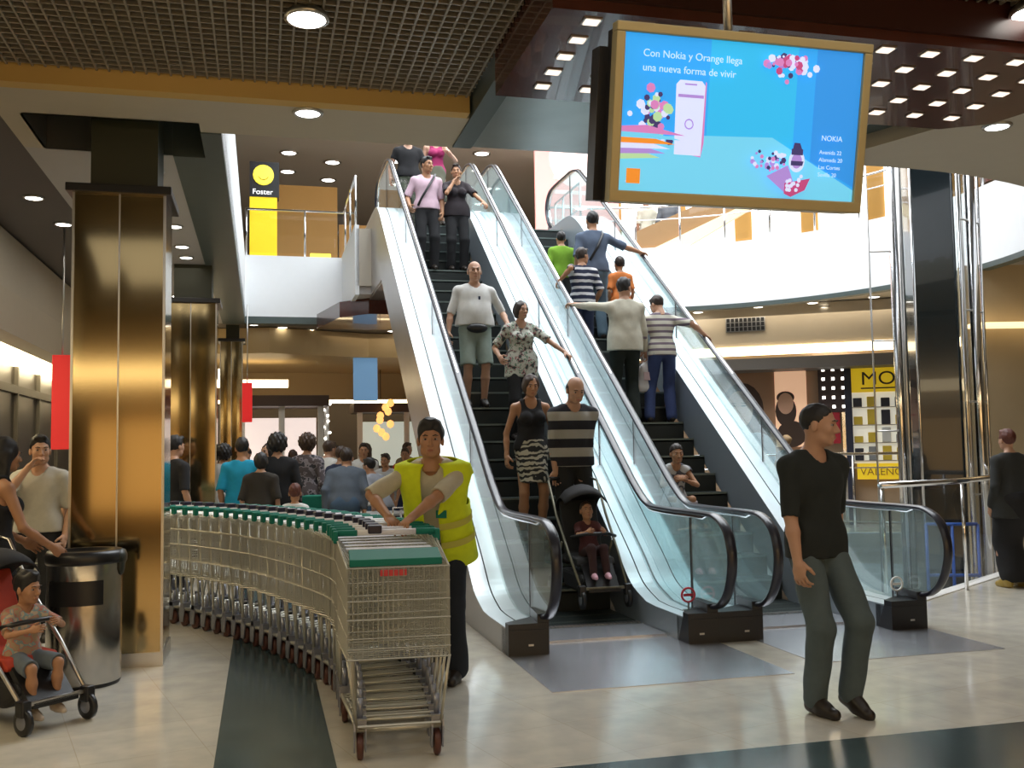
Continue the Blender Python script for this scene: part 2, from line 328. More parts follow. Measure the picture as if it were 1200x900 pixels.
# right gallery wall under the round parapet (its own direction)
RA = -math.atan2(1.9, 6.0); RP = Vector((3.0, 20.3, 0))
def rw(mb, name, mats, st=True):
    o = mb.obj(name, mats, None, RP, RA); return struct(o) if st else o
g = MB(); g.box(-1.0, 8.2, 0, .2, 0, 4.3); rw(g, 'wall_gallery', mat('tan_gallery_wall', (.42, .3, .2), .35, noise=.08, nscale=.7))
g = MB(); g.box(-1.0, 6.7, -.9, 0, 3.42, 4.2); rw(g, 'wall_bulkhead', mat('cream_bulkhead', (.58, .5, .38), .6))
g = MB(); g.box(-1.0, 6.6, -.93, -.6, 3.28, 3.42); rw(g, 'trim_15', M_cove)
g = MB(); g.box(-1.0, 6.6, -.9, -.02, 2.98, 3.2); rw(g, 'trim_16', mat('dark_fascia', (.12, .11, .1), .5))
g = MB(); g.box(6.75, 10.5, 14.6, 14.8, -4.2, 4.15); struct(g.obj('wall_stone', mat('honey_stone', (.4, .31, .19), .25, noise=.15, nscale=1.5)))
g = MB(); g.box(6.75, 10.5, 14.3, 14.6, 3.2, 3.26); struct(g.obj('trim_17', emis('gold_reflection_glow', (1, .75, .4), 1.5)))  # added glowing strip, stands in for gold light reflected on the stone

# ================================================================== ESCALATORS
def smooth(pts, n=5):
    P = [Vector((p[0], p[1], 0)) for p in pts]; out = []
    for i in range(len(P)-1):
        p0 = P[max(0, i-1)]; p1 = P[i]; p2 = P[i+1]; p3 = P[min(len(P)-1, i+2)]
        for j in range(n):
            t = j/n; q = .5*((2*p1)+(p2-p0)*t+(2*p0-5*p1+4*p2-p3)*t*t+(3*p1-p0-3*p2+p3)*t**3); out.append((q.x, q.y))
    out.append(tuple(pts[-1])); return out
SL = .727
def zdeck(s): return .69+SL*(s-1.6)
def zrail(s): return 1.2+SL*(s-1.6)
DECK = [(0, .2), (.55, .2)]+smooth([(.75, .21), (1.1, .32), (1.4, .545), (1.75, zdeck(1.75))], 5)+smooth([(7.7, zdeck(7.7)), (8.0, 5.3), (8.3, 5.4), (8.8, 5.42)], 4)+[(10.3, 5.42)]
RAIL = smooth([(.02, .27), (-.2, .3), (-.36, .44), (-.43, .66), (-.37, .86), (-.2, .965), (.05, .985), (.9, .985), (1.25, 1.02), (1.6, 1.215)], 5)+smooth([(8.3, zrail(8.3)), (8.62, 6.27), (8.95, 6.36), (9.3, 6.37), (10.1, 6.37), (10.4, 6.3), (10.55, 6.08), (10.45, 5.8), (10.2, 5.6)], 5)
UND = [(10.3, 4.12), (7.6, 4.12), (2.15, 0), (0, 0)]
def zs(k): return .2*k
def s_of(k): return 1.5+.2778*k
def escalator(label, rails, decks, steps, wall0, wall1, s0, grp):
    t = thing('escalator', label, 'escalator', W(rails[0], s0, 0), AZ)
    x0 = rails[0]
    def X(w): return w-x0
    D = [(a, b) for a, b in DECK]
    for (w0, w1, bottom, nm) in decks:         # aluminium deck with side wall
        g = MB(); a, b = X(w0), X(w1); n = len(D)
        def row(x, z_off=0): return [(x, p[0], p[1]+z_off) for p in D]
        mid = a+(b-a)*.5
        for xa, xb in ((a, mid-.006), (mid+.006, b)):
            v = row(xa)+row(xb); g.add(v, [(i, i+n, i+n+1, i+1) for i in range(n-1)], 0, False)
        v = row(mid-.006, -.0)+row(mid-.006, -.02)+row(mid+.006, -.02)+row(mid+.006, 0)
        for q in range(3): g.add(v[q*n:(q+2)*n], [(i, i+n, i+n+1, i+1) for i in range(n-1)], 1)
        g.obj('deck', [M_deck, M_black], t)
        g = MB()
        if bottom == 'full': poly = D+UND
        else: poly = D+[(10.3, 5.1)]+[(p[0]+.1, max(p[1]-.55, .0)) for p in D[::-1] if p[0] < 8.6]
        g.prism([(p[0], p[1]-.002) for p in poly], a, a+.02, 'x'); g.prism([(p[0], p[1]-.002) for p in poly], b-.02, b, 'x')
        g.prism([(p[0], p[1]-.03) for p in poly], a+.02, b-.02, 'x')
        g.obj('side_cladding' if bottom == 'full' else 'skirt_panel', M_clad if bottom == 'full' else M_skirt, t)
    for w in rails:
        x = X(w)
        g = MB()
        # the balustrade glass panel between the deck and the handrail
        rl = [p for p in RAIL if -.43 <= p[0]]
        dk = [(0.0, .2)]+[p for p in D if p[0] > .3]
        g.prism(rl+[(10.3, 5.42)]+dk[::-1][1:], x-.006, x+.006, 'x'); g.obj('balustrade_glass', M_glassb if w > 1 else M_glass, t)
        g = MB(); path = [(x, p[0], p[1]) for p in RAIL]; g.tube(path, .042, 10, 0, flat=.5)
        # orient: widen across
        g.obj('handrail', M_rubber, t)
        g = MB(); pt = [(x, p[0]*.985+.002, p[1]-.03 if p[0] > 0 else p[1]) for p in RAIL if p[0] > -.2 and p[1] > .9]
        g.tube(pt, .02, 6); g.obj('handrail_guide', M_chrome, t)
        for k in range(5): 
            g = MB(); s = .3+k*2.2; zz = .2 if s < .7 else min(zdeck(s), 5.42)
            zt = .96 if s < 1 else min(zrail(s), 6.33)
            g.box(x-.009, x+.009, s-.006, s+.006, zz, zt); g.obj('glass_joint', M_black, t)
    # newel boxes
    for (a, b) in [(decks[0][0], decks[0][1]), (decks[1][0], decks[1][1])]:
        a, b = X(a), X(b)
        g = MB(); g.box(a, b+.02, -.1, .12, 0, .19, 0)
        g.prism([(a, -.1), (b+.02, -.1), (b+.02, .18), (b-.04, .2), (a, .0)], .19, .235, 'z', 0)
        g.prism([(b-.07, -.1), (b+.02, -.1), (b+.02, .25), (b-.03, .25)], .235, .3, 'z', 0)
        g.box(b-.14, b-.1, -.104, -.1, .07, .085, 1)
        bevel(g.obj('newel_box', [M_black, M_steel], t), .008)
    a, b = X(steps[0]), X(steps[1])
    # steps
    me = MB(); 
    me.box(a, b, -.14, .14, -.03, 0, 0)
    n = 44; wd = (b-a)/n
    for i in range(n): me.box(a+i*wd+wd*.2, a+i*wd+wd*.75, -.14, .14, 0, .008, 0)
    me.box(a, b, -.14, -.125, -.21, -.0, 1); me.box(a, b, -.142, -.136, -.012, .009, 2)
    sm = me.mesh('step', [M_step, M_riser, mat('worn_step_nosing', (.16, .2, .19), .4, .6)])
    for k in range(-2, 27):
        kk = max(k, 0) if k < 26 else 26
        link('step', sm, t, (0, s_of(k), zs(min(kk, 26))+.012))
    g = MB(); g.box(a, b, .3, .9, 0, .02, 0)
    for i in range(30): g.box(a+i*(b-a)/30+.006, a+(i+1)*(b-a)/30-.006, .86, .93, .01, .024, 1)
    g.obj('comb_plate', [M_plate, M_steel], t)
    g = MB(); g.box(a, b, 8.85, 10.3, Z2-.02, Z2+.02); g.obj('landing_plate', M_plate, t)
    g = MB(); g.prism([(1.6, -.02), (8.5, 4.95), (8.5, 4.5), (2.3, -.02)], a, b, 'x'); g.obj('truss_pan', M_black, t)
    return t
e1 = escalator('left escalator carrying shoppers down between white decks', [.28, 1.64], [(0., .29, 'full', 0), (1.42, 1.65, 'skirt', 0)], (.31, 1.41), 0, 1.65, 0, '')
e2 = escalator('right escalator carrying shoppers up beside the atrium void', [2.02, 3.5], [(1.67, 2.03, 'skirt', 0), (3.2, 3.51, 'skirt', 0)], (2.05, 3.19), 1.67, 3.6, 0.0, '')
g = MB(); g.prism([(p[0], p[1]-.004) for p in DECK]+UND, 3.52-2.02, 3.6-2.02, 'x'); g.obj('side_cladding', M_clad, e2)
def sticker(parent, x, s, z, ring_m, face=(.85, .86, .88)):
    g = MB(); g.tube([(x+.055*math.cos(a), s, z+.055*math.sin(a)) for a in [math.pi*2*i/20 for i in range(20)]], .009, 6, 0, closed=True)
    g.box(x-.006, x+.006, s-.004, s+.004, z-.11, z-.05, 1); g.box(x-.045, x+.045, s-.02, s+.02, z-.125, z-.11, 1)
    g.box(x-.04, x+.04, s-.003, s+.003, z-.01, z+.01, 0)
    return g.obj('notice_disc', [ring_m, M_steel], parent)
sticker(e1, 1.64-.28-.09, .18, .335, mat('notice_red', (.6, .03, .05), .4))
sticker(e2, 3.5-2.02-.09, .12, .34, mat('notice_white', (.85, .86, .85), .4))

# ================================================================== COLUMNS
def column(label, w, s, wd, dp, ztop):
    t = thing('bronze_column', label, 'column', W(w, s, 0), AZ)
    for i in (0, 1):        # two slightly bowed sheets on every face
        g = MB(); x0 = -wd/2+i*wd/2; n = 8
        pts = [(x0+.004+(wd/2-.008)*j/n, -dp/2-.0025*math.sin(math.pi*j/n)) for j in range(n+1)]
        v = [(p[0], p[1], .1) for p in pts]+[(p[0], p[1], ztop-.06) for p in pts]
        g.add(v, [(j, j+1, j+n+2, j+n+1) for j in range(n)], 0, True)
        g.obj('cladding_sheet', M_brass, t)
    g = MB(); g.box(-wd/2, -wd/2+.02, -dp/2+.01, dp/2, .1, ztop-.06); g.box(wd/2-.02, wd/2, -dp/2+.01, dp/2, .1, ztop-.06); g.box(-wd/2, wd/2, dp/2-.02, dp/2, .1, ztop-.06)
    g.obj('side_sheet', M_brass, t)
    g = MB(); g.box(-.006, .006, -dp/2-.004, -dp/2+.02, .1, ztop-.06); g.box(-wd/2-.008, -wd/2+.008, -dp/2-.01, -dp/2+.01, .1, ztop-.06); g.box(wd/2-.01, wd/2+.008, -dp/2-.01, -dp/2+.01, .1, ztop-.06)
    g.obj('seam_profile', M_steel, t)
    g = MB(); g.box(-wd/2-.05, wd/2+.05, -dp/2-.06, dp/2+.06, ztop-.06, ztop); bevel(g.obj('cap', M_black, t), .006)
    g = MB(); g.box(-wd/2+.1, wd/2-.06, -dp/2+.08, dp/2-.08, ztop, 4.7 if s < 1.2 else ZC+.02); g.obj('upper_shaft', M_dgreenshaft, t)
    g = MB(); g.box(-wd/2-.01, wd/2+.01, -dp/2-.015, dp/2+.01, 0, .1); g.obj('plinth', M_steel, t)
    return t
column('nearest bronze mirror-clad column behind the steel litter bin', -2.765, .74, .63, .6, 3.5)
column('second bronze mirror-clad column beyond the nearest one', -2.62, 6.1, .62, .6, 3.5)
column('farthest slim bronze column at the end of the aisle', -2.3, 12.2, .4, .5, 3.7)

# ================================================================== CEILING LAMPS
def downlight(w, s, z, r=.09, grp='downlights in the beige ceilings', label='small round recessed downlight in ceiling', st=M_lamp):
    g = MB(); g.lathe([(r, -.012), (r, 0)], 20)
    t = link('downlight', None, None, W(w, s, z), AZ); tag(t, label, 'ceiling light', grp)
    g.obj('diffuser', st, t, (0, 0, -.002))
    g = MB(); g.tube([(1.15*r*math.cos(a), 1.15*r*math.sin(a), -.006) for a in [2*math.pi*i/20 for i in range(20)]], r*.18, 6, closed=True); g.obj('trim_ring', M_steel, t)
    return t
def hl(x, y):  # world to hall
    d = Vector((x, y, 0))-O; d.z = 0; return d.dot(V), d.dot(U)
t = link('spotlight', None, None, W(-1.5, -1.55, 4.06), AZ); tag(t, 'large dish lamp hanging in the dark grid ceiling', 'ceiling light')
g = MB(); g.lathe([(.13, 0), (.125, .03), (.08, .07), (.04, .09)], 24, c=(0, 0, -.05)); g.obj('housing', M_steel, t)
g = MB(); g.lathe([(.105, -.055), (.11, -.05)], 24); g.obj('diffuser', M_lamp, t)
g = MB(); g.box(-.03, .03, -.03, .03, .03, .12); g.obj('bracket', M_white, t)
t2 = copy_tree(t); t2.location = W(2.6, -2.55, 4.04); t2['label'] = 'dish lamp cut by the top right corner of the view'
downlight(*hl(-1.43, 6.94), ZC, .085, None, 'bright round downlight in beige band left of the escalators')
downlight(*hl(3.78, 7.5), ZC, .085, None, 'bright round downlight in beige ceiling right of the screen')
for w in (-3.0, -2.7):
    for s in ((1.6, 3.7, 4.75, 5.4) if w > -2.9 else (1.9, 3.0, 4.2, 8.5)):
        downlight(w+ (.05 if w > -2.9 else 0), s, ZC, .07, 'downlights of the aisle ceiling', 'round downlight in the pale aisle ceiling between bronze columns')
for (x, y) in ((-4.54, 9.31), (-4.75, 10.4), (-5.1, 12.2), (-5.6, 14.0)):
    w, s = hl(x, y); downlight(w, s, ZC+.05, .075, 'downlights of the dark left ceiling', 'round downlight in the dark ceiling left of the nearest column')
for i, (x, y) in enumerate([(-5.01, 22.2), (-5.38, 23.7), (-5.72, 25.2), (-4.16, 23.0), (-4.54, 24.5), (-4.91, 26.1), (-6.0, 26.8), (.47, 22.1), (-.61, 22.5), (-2.6, 23), (-2.9, 25), (-1.9, 27), (.9, 24.5), (-3.3, 28)]):
    w, s = hl(x, y); downlight(w, s, 8.4, .16, 'downlights of the upper storey', 'round downlight in the taupe upper storey ceiling', M_lamp)
for i in range(7):
    downlight(-1.9+i*.55, 12.3+.35*(i % 3), 4.02, .09, 'downlights over the food court', 'round downlight over the crowded food court', M_lamp)
for i, (x, y) in enumerate([(3.6, 18.9), (4.6, 18.3), (5.5, 17.9), (6.4, 17.3), (4.2, 19.2), (5.9, 18.5), (7.2, 17.0)]):
    w, s = hl(x, y); downlight(w, s, 4.12, .09, 'downlights under the round gallery', 'round downlight under the curved white gallery', M_lamp)
# square lamps in the mahogany panel
g = MB(); g.prism([(-.04, -.034), (.04, -.034), (.04, .034), (-.04, .034)], -.012, 0, 'z'); sqm = g.mesh('square_lamp', emis('square_lamp_glow', (1, .84, .7), 1.3))
g = MB()
for a in (-1, 1): g.box(-.05, .05, a*.039-.005, a*.039+.005, -.008, 0); g.box(a*.046-.005, a*.046+.005, -.04, .04, -.008, 0)
sqf = g.mesh('lamp_frame', M_steel)
def sq(w, s):
    t = link('square_lamp', None, None, W(w, s, 3.8), AZ); tag(t, 'small square lamp in the mahogany ceiling panel', 'ceiling light', 'square lamps in the mahogany panel')
    link('diffuser', sqm, t); link('lamp_frame', sqf, t)
for i in range(12):
    for j in range(5):
        w = -.035+i*.3; s = -2.33+j*.24
        if w > (3.3 if j < 3 else 3.05): continue
        sq(w, s)

# ================================================================== HANGING SCREEN
tb = Vector((1.12, 4.62, 0)); tz = 3.05
scr = thing('hanging_screen', 'large tilted flat screen showing blue phone advertisement, hung from ceiling', 'television', (tb.x, tb.y, tz), AZ)
tilt = Matrix.Rotation(math.radians(12), 4, 'X')
def tpart(g, name, m):
    o = g.obj(name, m, scr); o.matrix_local = tilt.copy(); return o
SW, SH = .66, .405
g = MB()
fr = .045
g.box(-SW, SW, -.02, .05, SH-fr, SH); g.box(-SW, SW, -.02, .05, -SH, -SH+fr*1.2); g.box(-SW, -SW+fr, -.02, .05, -SH+fr, SH-fr); g.box(SW-fr, SW, -.02, .05, -SH+fr, SH-fr)
bevel(tpart(g, 'frame', mat('bronze_gold_frame', (.42, .34, .17), .4, .4)), .006)
g = MB(); g.box(-SW+.01, SW-.01, .05, .13, -SH+.0, SH-.02); g.box(-SW-.03, SW-.1, .13, .24, -SH+.01, SH-.09)
tpart(g, 'housing', M_black)
g = MB(); x0, x1, y0, y1 = -SW+fr, SW-fr, -SH+fr*1.2, SH-fr
sw_, sh_ = x1-x0, y1-y0
def P(u_, v_): return (x0+u_*sw_, 0, y0+v_*sh_)
def scol(n, c, e=1.): return emis(n, c, e)
sc = [scol('screen_blue', (.02, .29, .72), .95), scol('screen_deep', (.02, .22, .62), .95), scol('screen_table', (.12, .47, .68), 1.), scol('screen_white', (.5, .56, .78), 1.), scol('screen_pink', (.5, .17, .42), .9), scol('screen_dark', (.05, .04, .16), .6), scol('screen_orange', (.62, .2, .02), 1.), scol('screen_text', (.42, .6, .85), 1.), scol('screen_lilac', (.32, .2, .55), .9), scol('screen_red', (.4, .05, .17), .9), scol('screen_lime', (.35, .55, .3), .9), scol('screen_teal', (.02, .36, .66), 1.)]
LV = [0]
def poly(pts, m):
    LV[0] += 1; y = -.001-.0002*LV[0]
    q = [P(a, b) for a, b in pts]; g.add([(p[0], y, p[2]) for p in q], [tuple(range(len(q)))], m)
def circ(u_, v_, r, m, n=14, sx=1): poly([(u_+r*sx*math.cos(2*math.pi*i/n)*sh_/sw_, v_+r*math.sin(2*math.pi*i/n)) for i in range(n)], m)
poly([(0, 0), (1, 0), (1, 1), (0, 1)], 0)
poly([(.35, .3), (.72, .3), (.72, 1), (.35, 1)], 11); poly([(.72, .25), (.8, .27), (.8, 1), (.72, 1)], 0)
poly([(.8, .26), (1, .1), (1, 1), (.8, 1)], 1)
poly([(0, 0), (1, 0), (1, .08), (.63, .4), (.3, .38), (0, .34)], 2)
poly([(.22, .27), (.33, .27), (.335, .73), (.34, .72), (.34, .33), (.33, .24)], 4)
poly([(.22, .25), (.33, .25), (.335, .7), (.32, .73), (.23, .73), (.215, .7)], 3); poly([(.225, .62), (.33, .62), (.33, .64), (.225, .64)], 8)
poly([(.25, .7), (.3, .7), (.3, .71), (.25, .71)], 8)
for i in range(12):
    a0, a1 = 2*math.pi*i/12, 2*math.pi*(i+1)/12
    poly([(.275+r*math.cos(a)*.55, .45+r*1.0*math.sin(a)) for r, a in ((.035, a0), (.035, a1), (.026, a1), (.026, a0))], 8)
rs = random.Random(3)
for i in range(46): circ(.14+rs.gauss(0, .03), .5+rs.gauss(0, .07), rs.uniform(.012, .035), rs.choice([3, 5, 10, 4, 5, 3]), 7)
for i in range(6): poly([(0, .2+i*.035), (.16+.02*i, .22+i*.03), (.1, .25+i*.035), (0, .235+i*.035)], [10, 8, 3, 6, 2, 4][i])
for i in range(60): circ(.68+rs.gauss(0, .045), .93-abs(rs.gauss(0, .055)), rs.uniform(.008, .03), rs.choice([3, 4, 8, 5, 3, 9]), 7)
for i in range(40): circ(.6+rs.gauss(0, .04), .24+rs.gauss(0, .03), rs.uniform(.008, .022), rs.choice([3, 4, 8, 5]), 6)
poly([(.6, .14), (.69, .22), (.72, .1), (.68, .04)], 8); poly([(.68, .1), (.79, .14), (.77, .06), (.71, .01), (.68, .03)], 9)
for i in range(14): circ(.72+rs.uniform(-.03, .03), .1+rs.uniform(-.05, .05), .014, 3, 6)
circ(.725, .25, .075, 3, 16, .8); circ(.725, .25, .05, 8, 16, .8); poly([(.7, .29), (.75, .29), (.75, .33), (.7, .33)], 5); poly([(.7, .22), (.75, .22), (.755, .25), (.7, .25)], 5); poly([(.705, .33), (.745, .33), (.735, .37), (.71, .37)], 5)
poly([(.02, .045), (.075, .045), (.075, .14), (.02, .14)], 6)
o = tpart(g, 'picture', sc)
for (b, u_, v_, sz) in (('Con Nokia y Orange llega', .07, .855, .047), ('una nueva forma de vivir', .07, .765, .047), ('NOKIA', .835, .4, .036), ('Avenida 22', .83, .31, .027), ('Alameda 20', .83, .26, .027), ('Las Cortes', .83, .21, .027), ('Sevilla 20', .83, .16, .027), ('orange', .022, .055, .012)):
    p = P(u_, v_); q = tilt @ Vector((p[0], -.02, p[2])); tx = text('caption', b, sz, sc[7] if b != 'orange' else sc[3], scr, q, (math.pi/2+math.radians(12), 0, 0), .0005)
g = MB(); g.tube([(.0, .12, .3), (.0, .12, 1.3)], .022, 12); g.box(-.1, .1, .1, .2, .1, .34); g.obj('ceiling_pole', M_steel, scr)

# ================================================================== RAILS, LIFT, GALLERY SHOPS
def railing(name, label, pts, h, posts, top_r=.022, mid=(), glassp=False, cat='railing', pm=None):
    t = thing(name, label, cat, pts[0]); p0 = Vector(pts[0])
    L = [Vector(p)-p0 for p in pts]
    g = MB(); g.tube([p+Vector((0, 0, h)) for p in L], top_r, 8); g.obj('top_rail', M_chrome, t)
    for mz in mid: g = MB(); g.tube([p+Vector((0, 0, mz)) for p in L], top_r*.6, 6); g.obj('lower_rail', M_chrome, t)
    cum = [0]
    for a, b in zip(L, L[1:]): cum.append(cum[-1]+(b-a).length)
    for k in range(posts):
        d = cum[-1]*(k+.02)/(posts-1) if k < posts-1 else cum[-1]*.999
        for i in range(len(L)-1):
            if cum[i] <= d <= cum[i+1]:
                q = L[i].lerp(L[i+1], (d-cum[i])/max(1e-6, cum[i+1]-cum[i])); break
        g = MB(); g.tube([q, q+Vector((0, 0, h))], .02, 8); g.obj('post', pm or M_chrome, t)
    if glassp:
        g = MB()
        for a, b in zip(L, L[1:]):
            z = Vector((0, 0, 1)); g.add([a+z*.06, b+z*.06, b+z*(h-.06), a+z*(h-.06)], [(0, 1, 2, 3)])
        g.obj('glass_panel', M_clear, t)
    return t
railing('void_railing', 'chrome railing along atrium void right of escalators', [W(3.93, 1.05, 0), W(5.3, 1.62, 0), W(7.1, 2.95, 0), W(10, 4.8, 0)], 1.12, 6, .03, (), True)
g = MB(); g.tube([W(5.3, 1.62, 1.0)-W(5.3, 1.62), (0.12, -.1, .98), (.12, -.1, .9)], .03, 8)
def Wl(w, s, z=0): v = W(w, s, z); return (v.x, v.y, v.z)
railing('gallery_railing', 'far chrome railing in front of the gallery shops', [Wl(4.2, 9.95), Wl(5.75, 9.2), Wl(10.1, 7.1), Wl(15, 8.8)], 1.36, 9, .025, (1.12, .2))
railing('landing_railing', 'glass railing on left white parapet of upper storey', [Wl(-2.05, 11.66, Z2+.03), Wl(-.23, 11.66, Z2+.03), Wl(-.23, 10.4, Z2+.06), Wl(-.23, 9.2, Z2+.06)], .88, 5, .022, (), True)
pts = [Wl(cx+(cr+.08)*math.cos(a), cy+(cr+.08)*math.sin(a), 5.3) for a in [math.radians(90-6*i) for i in range(18)]]
railing('round_gallery_railing', 'curved chrome and glass railing on the round white parapet', pts, .8, 12, .02, (.55,), True)
railing('escalator_head_railing', 'looped chrome railing between escalator heads on the upper floor', [Wl(3.62, 8.9, Z2), Wl(3.62, 10.4, Z2)], .95, 4, .02, (.5,), True)
# lift tower
E0 = Vector((5.42, 12.6, 0))
t = thing('glass_lift_tower', 'dark glass lift shaft with chrome poles right of escalators', 'elevator', E0, math.radians(-8))
g = MB(); g.box(-.24, .27, -.1, .45, -4.2, 8.2); g.obj('lift_core', mat('dark_lift_core', (.012, .02, .024), .15, coat=.6), t)
for x, y, r, m in ((-.46, 0, .055, M_chrome), (-.29, -.25, .018, M_chrome), (.29, -.2, .022, M_chrome), (.5, 0, .065, M_chrome), (.66, .2, .02, M_chrome), (-.78, -.05, .012, M_steel), (-.36, .05, .035, M_steel), (.4, .1, .03, M_steel)):
    g = MB(); g.tube([(x, y, -4.2), (x, y, 8.2)], r, 12); g.obj('pole', m, t)
for k in range(9):
    g = MB(); z = -1.8+k*1.16; g.tube([(-.78, -.05, z), (-.46, -.02, z)], .012, 6); g.tube([(.29, -.2, z+.35), (.5, 0, z+.35), (.66, .2, z+.35)], .012, 6); g.obj('cross_tie', M_steel, t)
g = MB(); g.box(.3, .5, .1, .12, -4.2, 8.2); g.box(-.46, -.3, .1, .12, -4.2, 8.2); g.obj('shaft_glass', M_clear, t)
mbl = mat('blue_painted_steel', (.03, .12, .5), .35)
g = MB()
for x in (-.3, 0., .3): g.tube([(x, -.35, -1.3), (x, -.35, .52)], .02, 6)
for z in (-.9, -.1, .52): g.tube([(-.3, -.35, z), (.3, -.35, z)], .022, 6)
g.obj('blue_frame', mbl, t)
# gallery shop fronts
def rwt(name, label, cat, x, y, z, group=None):
    v = RP+Matrix.Rotation(RA, 3, 'Z') @ Vector((x, y, z)); return thing(name, label, cat, v, RA, group)
t = rwt('fashion_poster', 'poster of a long-haired woman in gallery shop window', 'poster', 1.8, -.05, .93)
g = MB(); g.box(-.75, 1.0, -.03, 0, 0, 2.15); g.obj('panel', mat('poster_brown', (.34, .2, .12), .3), t)
g = MB(); sk = mat('poster_skin', (.62, .36, .24), .5); hr = mat('poster_hair', (.05, .025, .015), .5)
def pel(g, x, z, rx, rz, y, m, n=20): g.add([(x+rx*math.cos(2*math.pi*i/n), y, z+rz*math.sin(2*math.pi*i/n)) for i in range(n)], [tuple(range(n))], m)
pel(g, -.12, 1.3, .42, .56, -.032, 1); pel(g, .05, .85, .36, .5, -.033, 1); pel(g, -.17, 1.33, .26, .37, -.035, 0); pel(g, -.2, 1.02, .13, .2, -.0345, 0)
for dx in (-.1, .1): pel(g, -.19+dx, 1.4, .05, .018, -.037, 1); pel(g, -.19+dx, 1.45, .06, .01, -.0372, 1)
pel(g, -.19, 1.27, .03, .05, -.0365, 3); pel(g, -.19, 1.15, .07, .022, -.037, 2); pel(g, .15, .45, .36, .42, -.0331, 4); pel(g, -.35, .4, .3, .36, -.0335, 4)
g.obj('portrait', [sk, hr, mat('poster_lips', (.5, .08, .07), .5), mat('poster_shadow', (.5, .27, .17), .5), mat('poster_denim', (.38, .5, .6), .5)], t)
t = rwt('lit_panel', 'lit orange-pink panel with faces beside the hair poster', 'poster', 2.62, -.09, 1.2)
g = MB(); g.box(-.3, .3, -.03, 0, .3, 1.9); g.obj('panel', emis('warm_panel_glow', (.9, .55, .35), .5), t)
g = MB(); pel(g, -.1, 1.0, .2, .3, -.036, 1); pel(g, -.1, 1.15, .15, .21, -.04, 0); pel(g, -.1, 1.27, .17, .12, -.037, 1); pel(g, 0, .55, .28, .26, -.035, 1); g.obj('portrait', [sk, hr], t)
t = rwt('dotted_light_panel', 'dark panel with rows of small square lights beside the yellow shop', 'light panel', 3.42, -.12, 2.2)
g = MB(); g.box(-.28, .28, -.05, .05, -.05, .9); g.obj('backing', mat('dark_brown_panel', (.05, .03, .03), .4), t)
g = MB(); g.box(-.4, .34, -.08, .0, .96, 1.02); g.obj('strip_lamp', M_lamp, t)
for i in range(4):
    for j in range(5):
        if i < 3: g = MB(); x = -.18+i*.18; z = .06+j*.18; g.box(x-.028, x+.028, -.06, -.05, z-.028, z+.028); g.obj('square_light', M_dlamp, t)
t = rwt('red_banner', 'dark red poster below the dotted light panel', 'poster', 3.3, -.14, 1.55)
g = MB(); g.box(-.25, .22, -.02, .02, 0, .75); g.obj('panel', mat('banner_red', (.42, .015, .03), .5), t); g = MB(); g.box(.26, .34, -.02, .05, -1.5, 1.4); g.obj('side_post', M_chrome, t)
t = rwt('yellow_shop_front', 'yellow shop front with M sign and stocked window', 'shop', 4.6, -.1, .0)
My = mat('shop_yellow', (.85, .58, .02), .5, emit=.35, ecol=(.9, .6, .02))
g = MB(); g.box(-.85, .95, -.1, 0, 2.52, 3.06); g.obj('fascia', My, t)
g = MB(); g.box(-.8, .95, -.1, 0, .86, 1.16); g.obj('sill_panel', My, t)
g = MB(); g.box(-.98, -.85, -.16, .0, 0, 3.0); g.obj('frame_post', mat('shop_navy', (.02, .025, .05), .4), t)
g = MB(); g.box(-.85, .95, -.02, .05, 1.16, 2.52); g.obj('window', emis('shop_window_glow', (.75, .72, .6), .5), t)
g = MB()
for i in range(4): g.box(-.85, .95, -.09, -.03, 1.2+i*.34, 1.22+i*.34)
g.box(.0, .04, -.1, -.03, 1.16, 2.5); g.obj('shelf', M_steel, t)
rs = random.Random(5)
gm = [mat('goods_grey', (.25, .26, .27), .5), mat('goods_yellow', (.7, .5, .05), .5), mat('goods_dark', (.03, .03, .04), .5), mat('goods_pale', (.7, .7, .66), .5)]
for i in range(4):
    for j in range(7):
        x = -.75+j*.25; h_ = rs.uniform(.12, .3); v = RP+Matrix.Rotation(RA, 3, 'Z') @ Vector((4.6+x, -.16, 1.22+i*.34))
        g = MB(); g.box(-.08, .08, -.03, .03, 0, h_); o = bevel(g.obj('boxed_goods', rs.choice(gm), None, v, RA), .01); tag(o, 'small boxed goods standing on the shelves of the yellow shop window', 'box', 'goods in the yellow shop window')
text('shop_lettering', 'MOR', .36, mat('shop_letter_black', (.03, .03, .03), .5), t, (-.68, -.115, 2.66), sx=1.1)
g = MB(); g.box(-.68, -.05, -.115, -.1, 2.58, 2.605); g.obj('lettering_rule', mat('shop_letter_black'), t)
text('window_lettering', 'VALENCIANA DE', .2, mat('shop_letter_brown', (.3, .2, .02), .5), t, (-.75, -.115, .94))
t = rwt('air_vent', 'dark slotted air vent in the cream bulkhead', 'vent', 1.85, -.92, 3.72)
g = MB(); g.box(-.36, .36, -.02, .02, 0, .26); g.obj('grille_back', M_black, t)
g = MB()
for i in range(10): g.box(-.36+i*.08, -.345+i*.08, -.035, -.02, 0, .26)
for i in range(4): g.box(-.36, .36, -.035, -.02, i*.085, .01+i*.085)
g.obj('slats', M_steel, t)

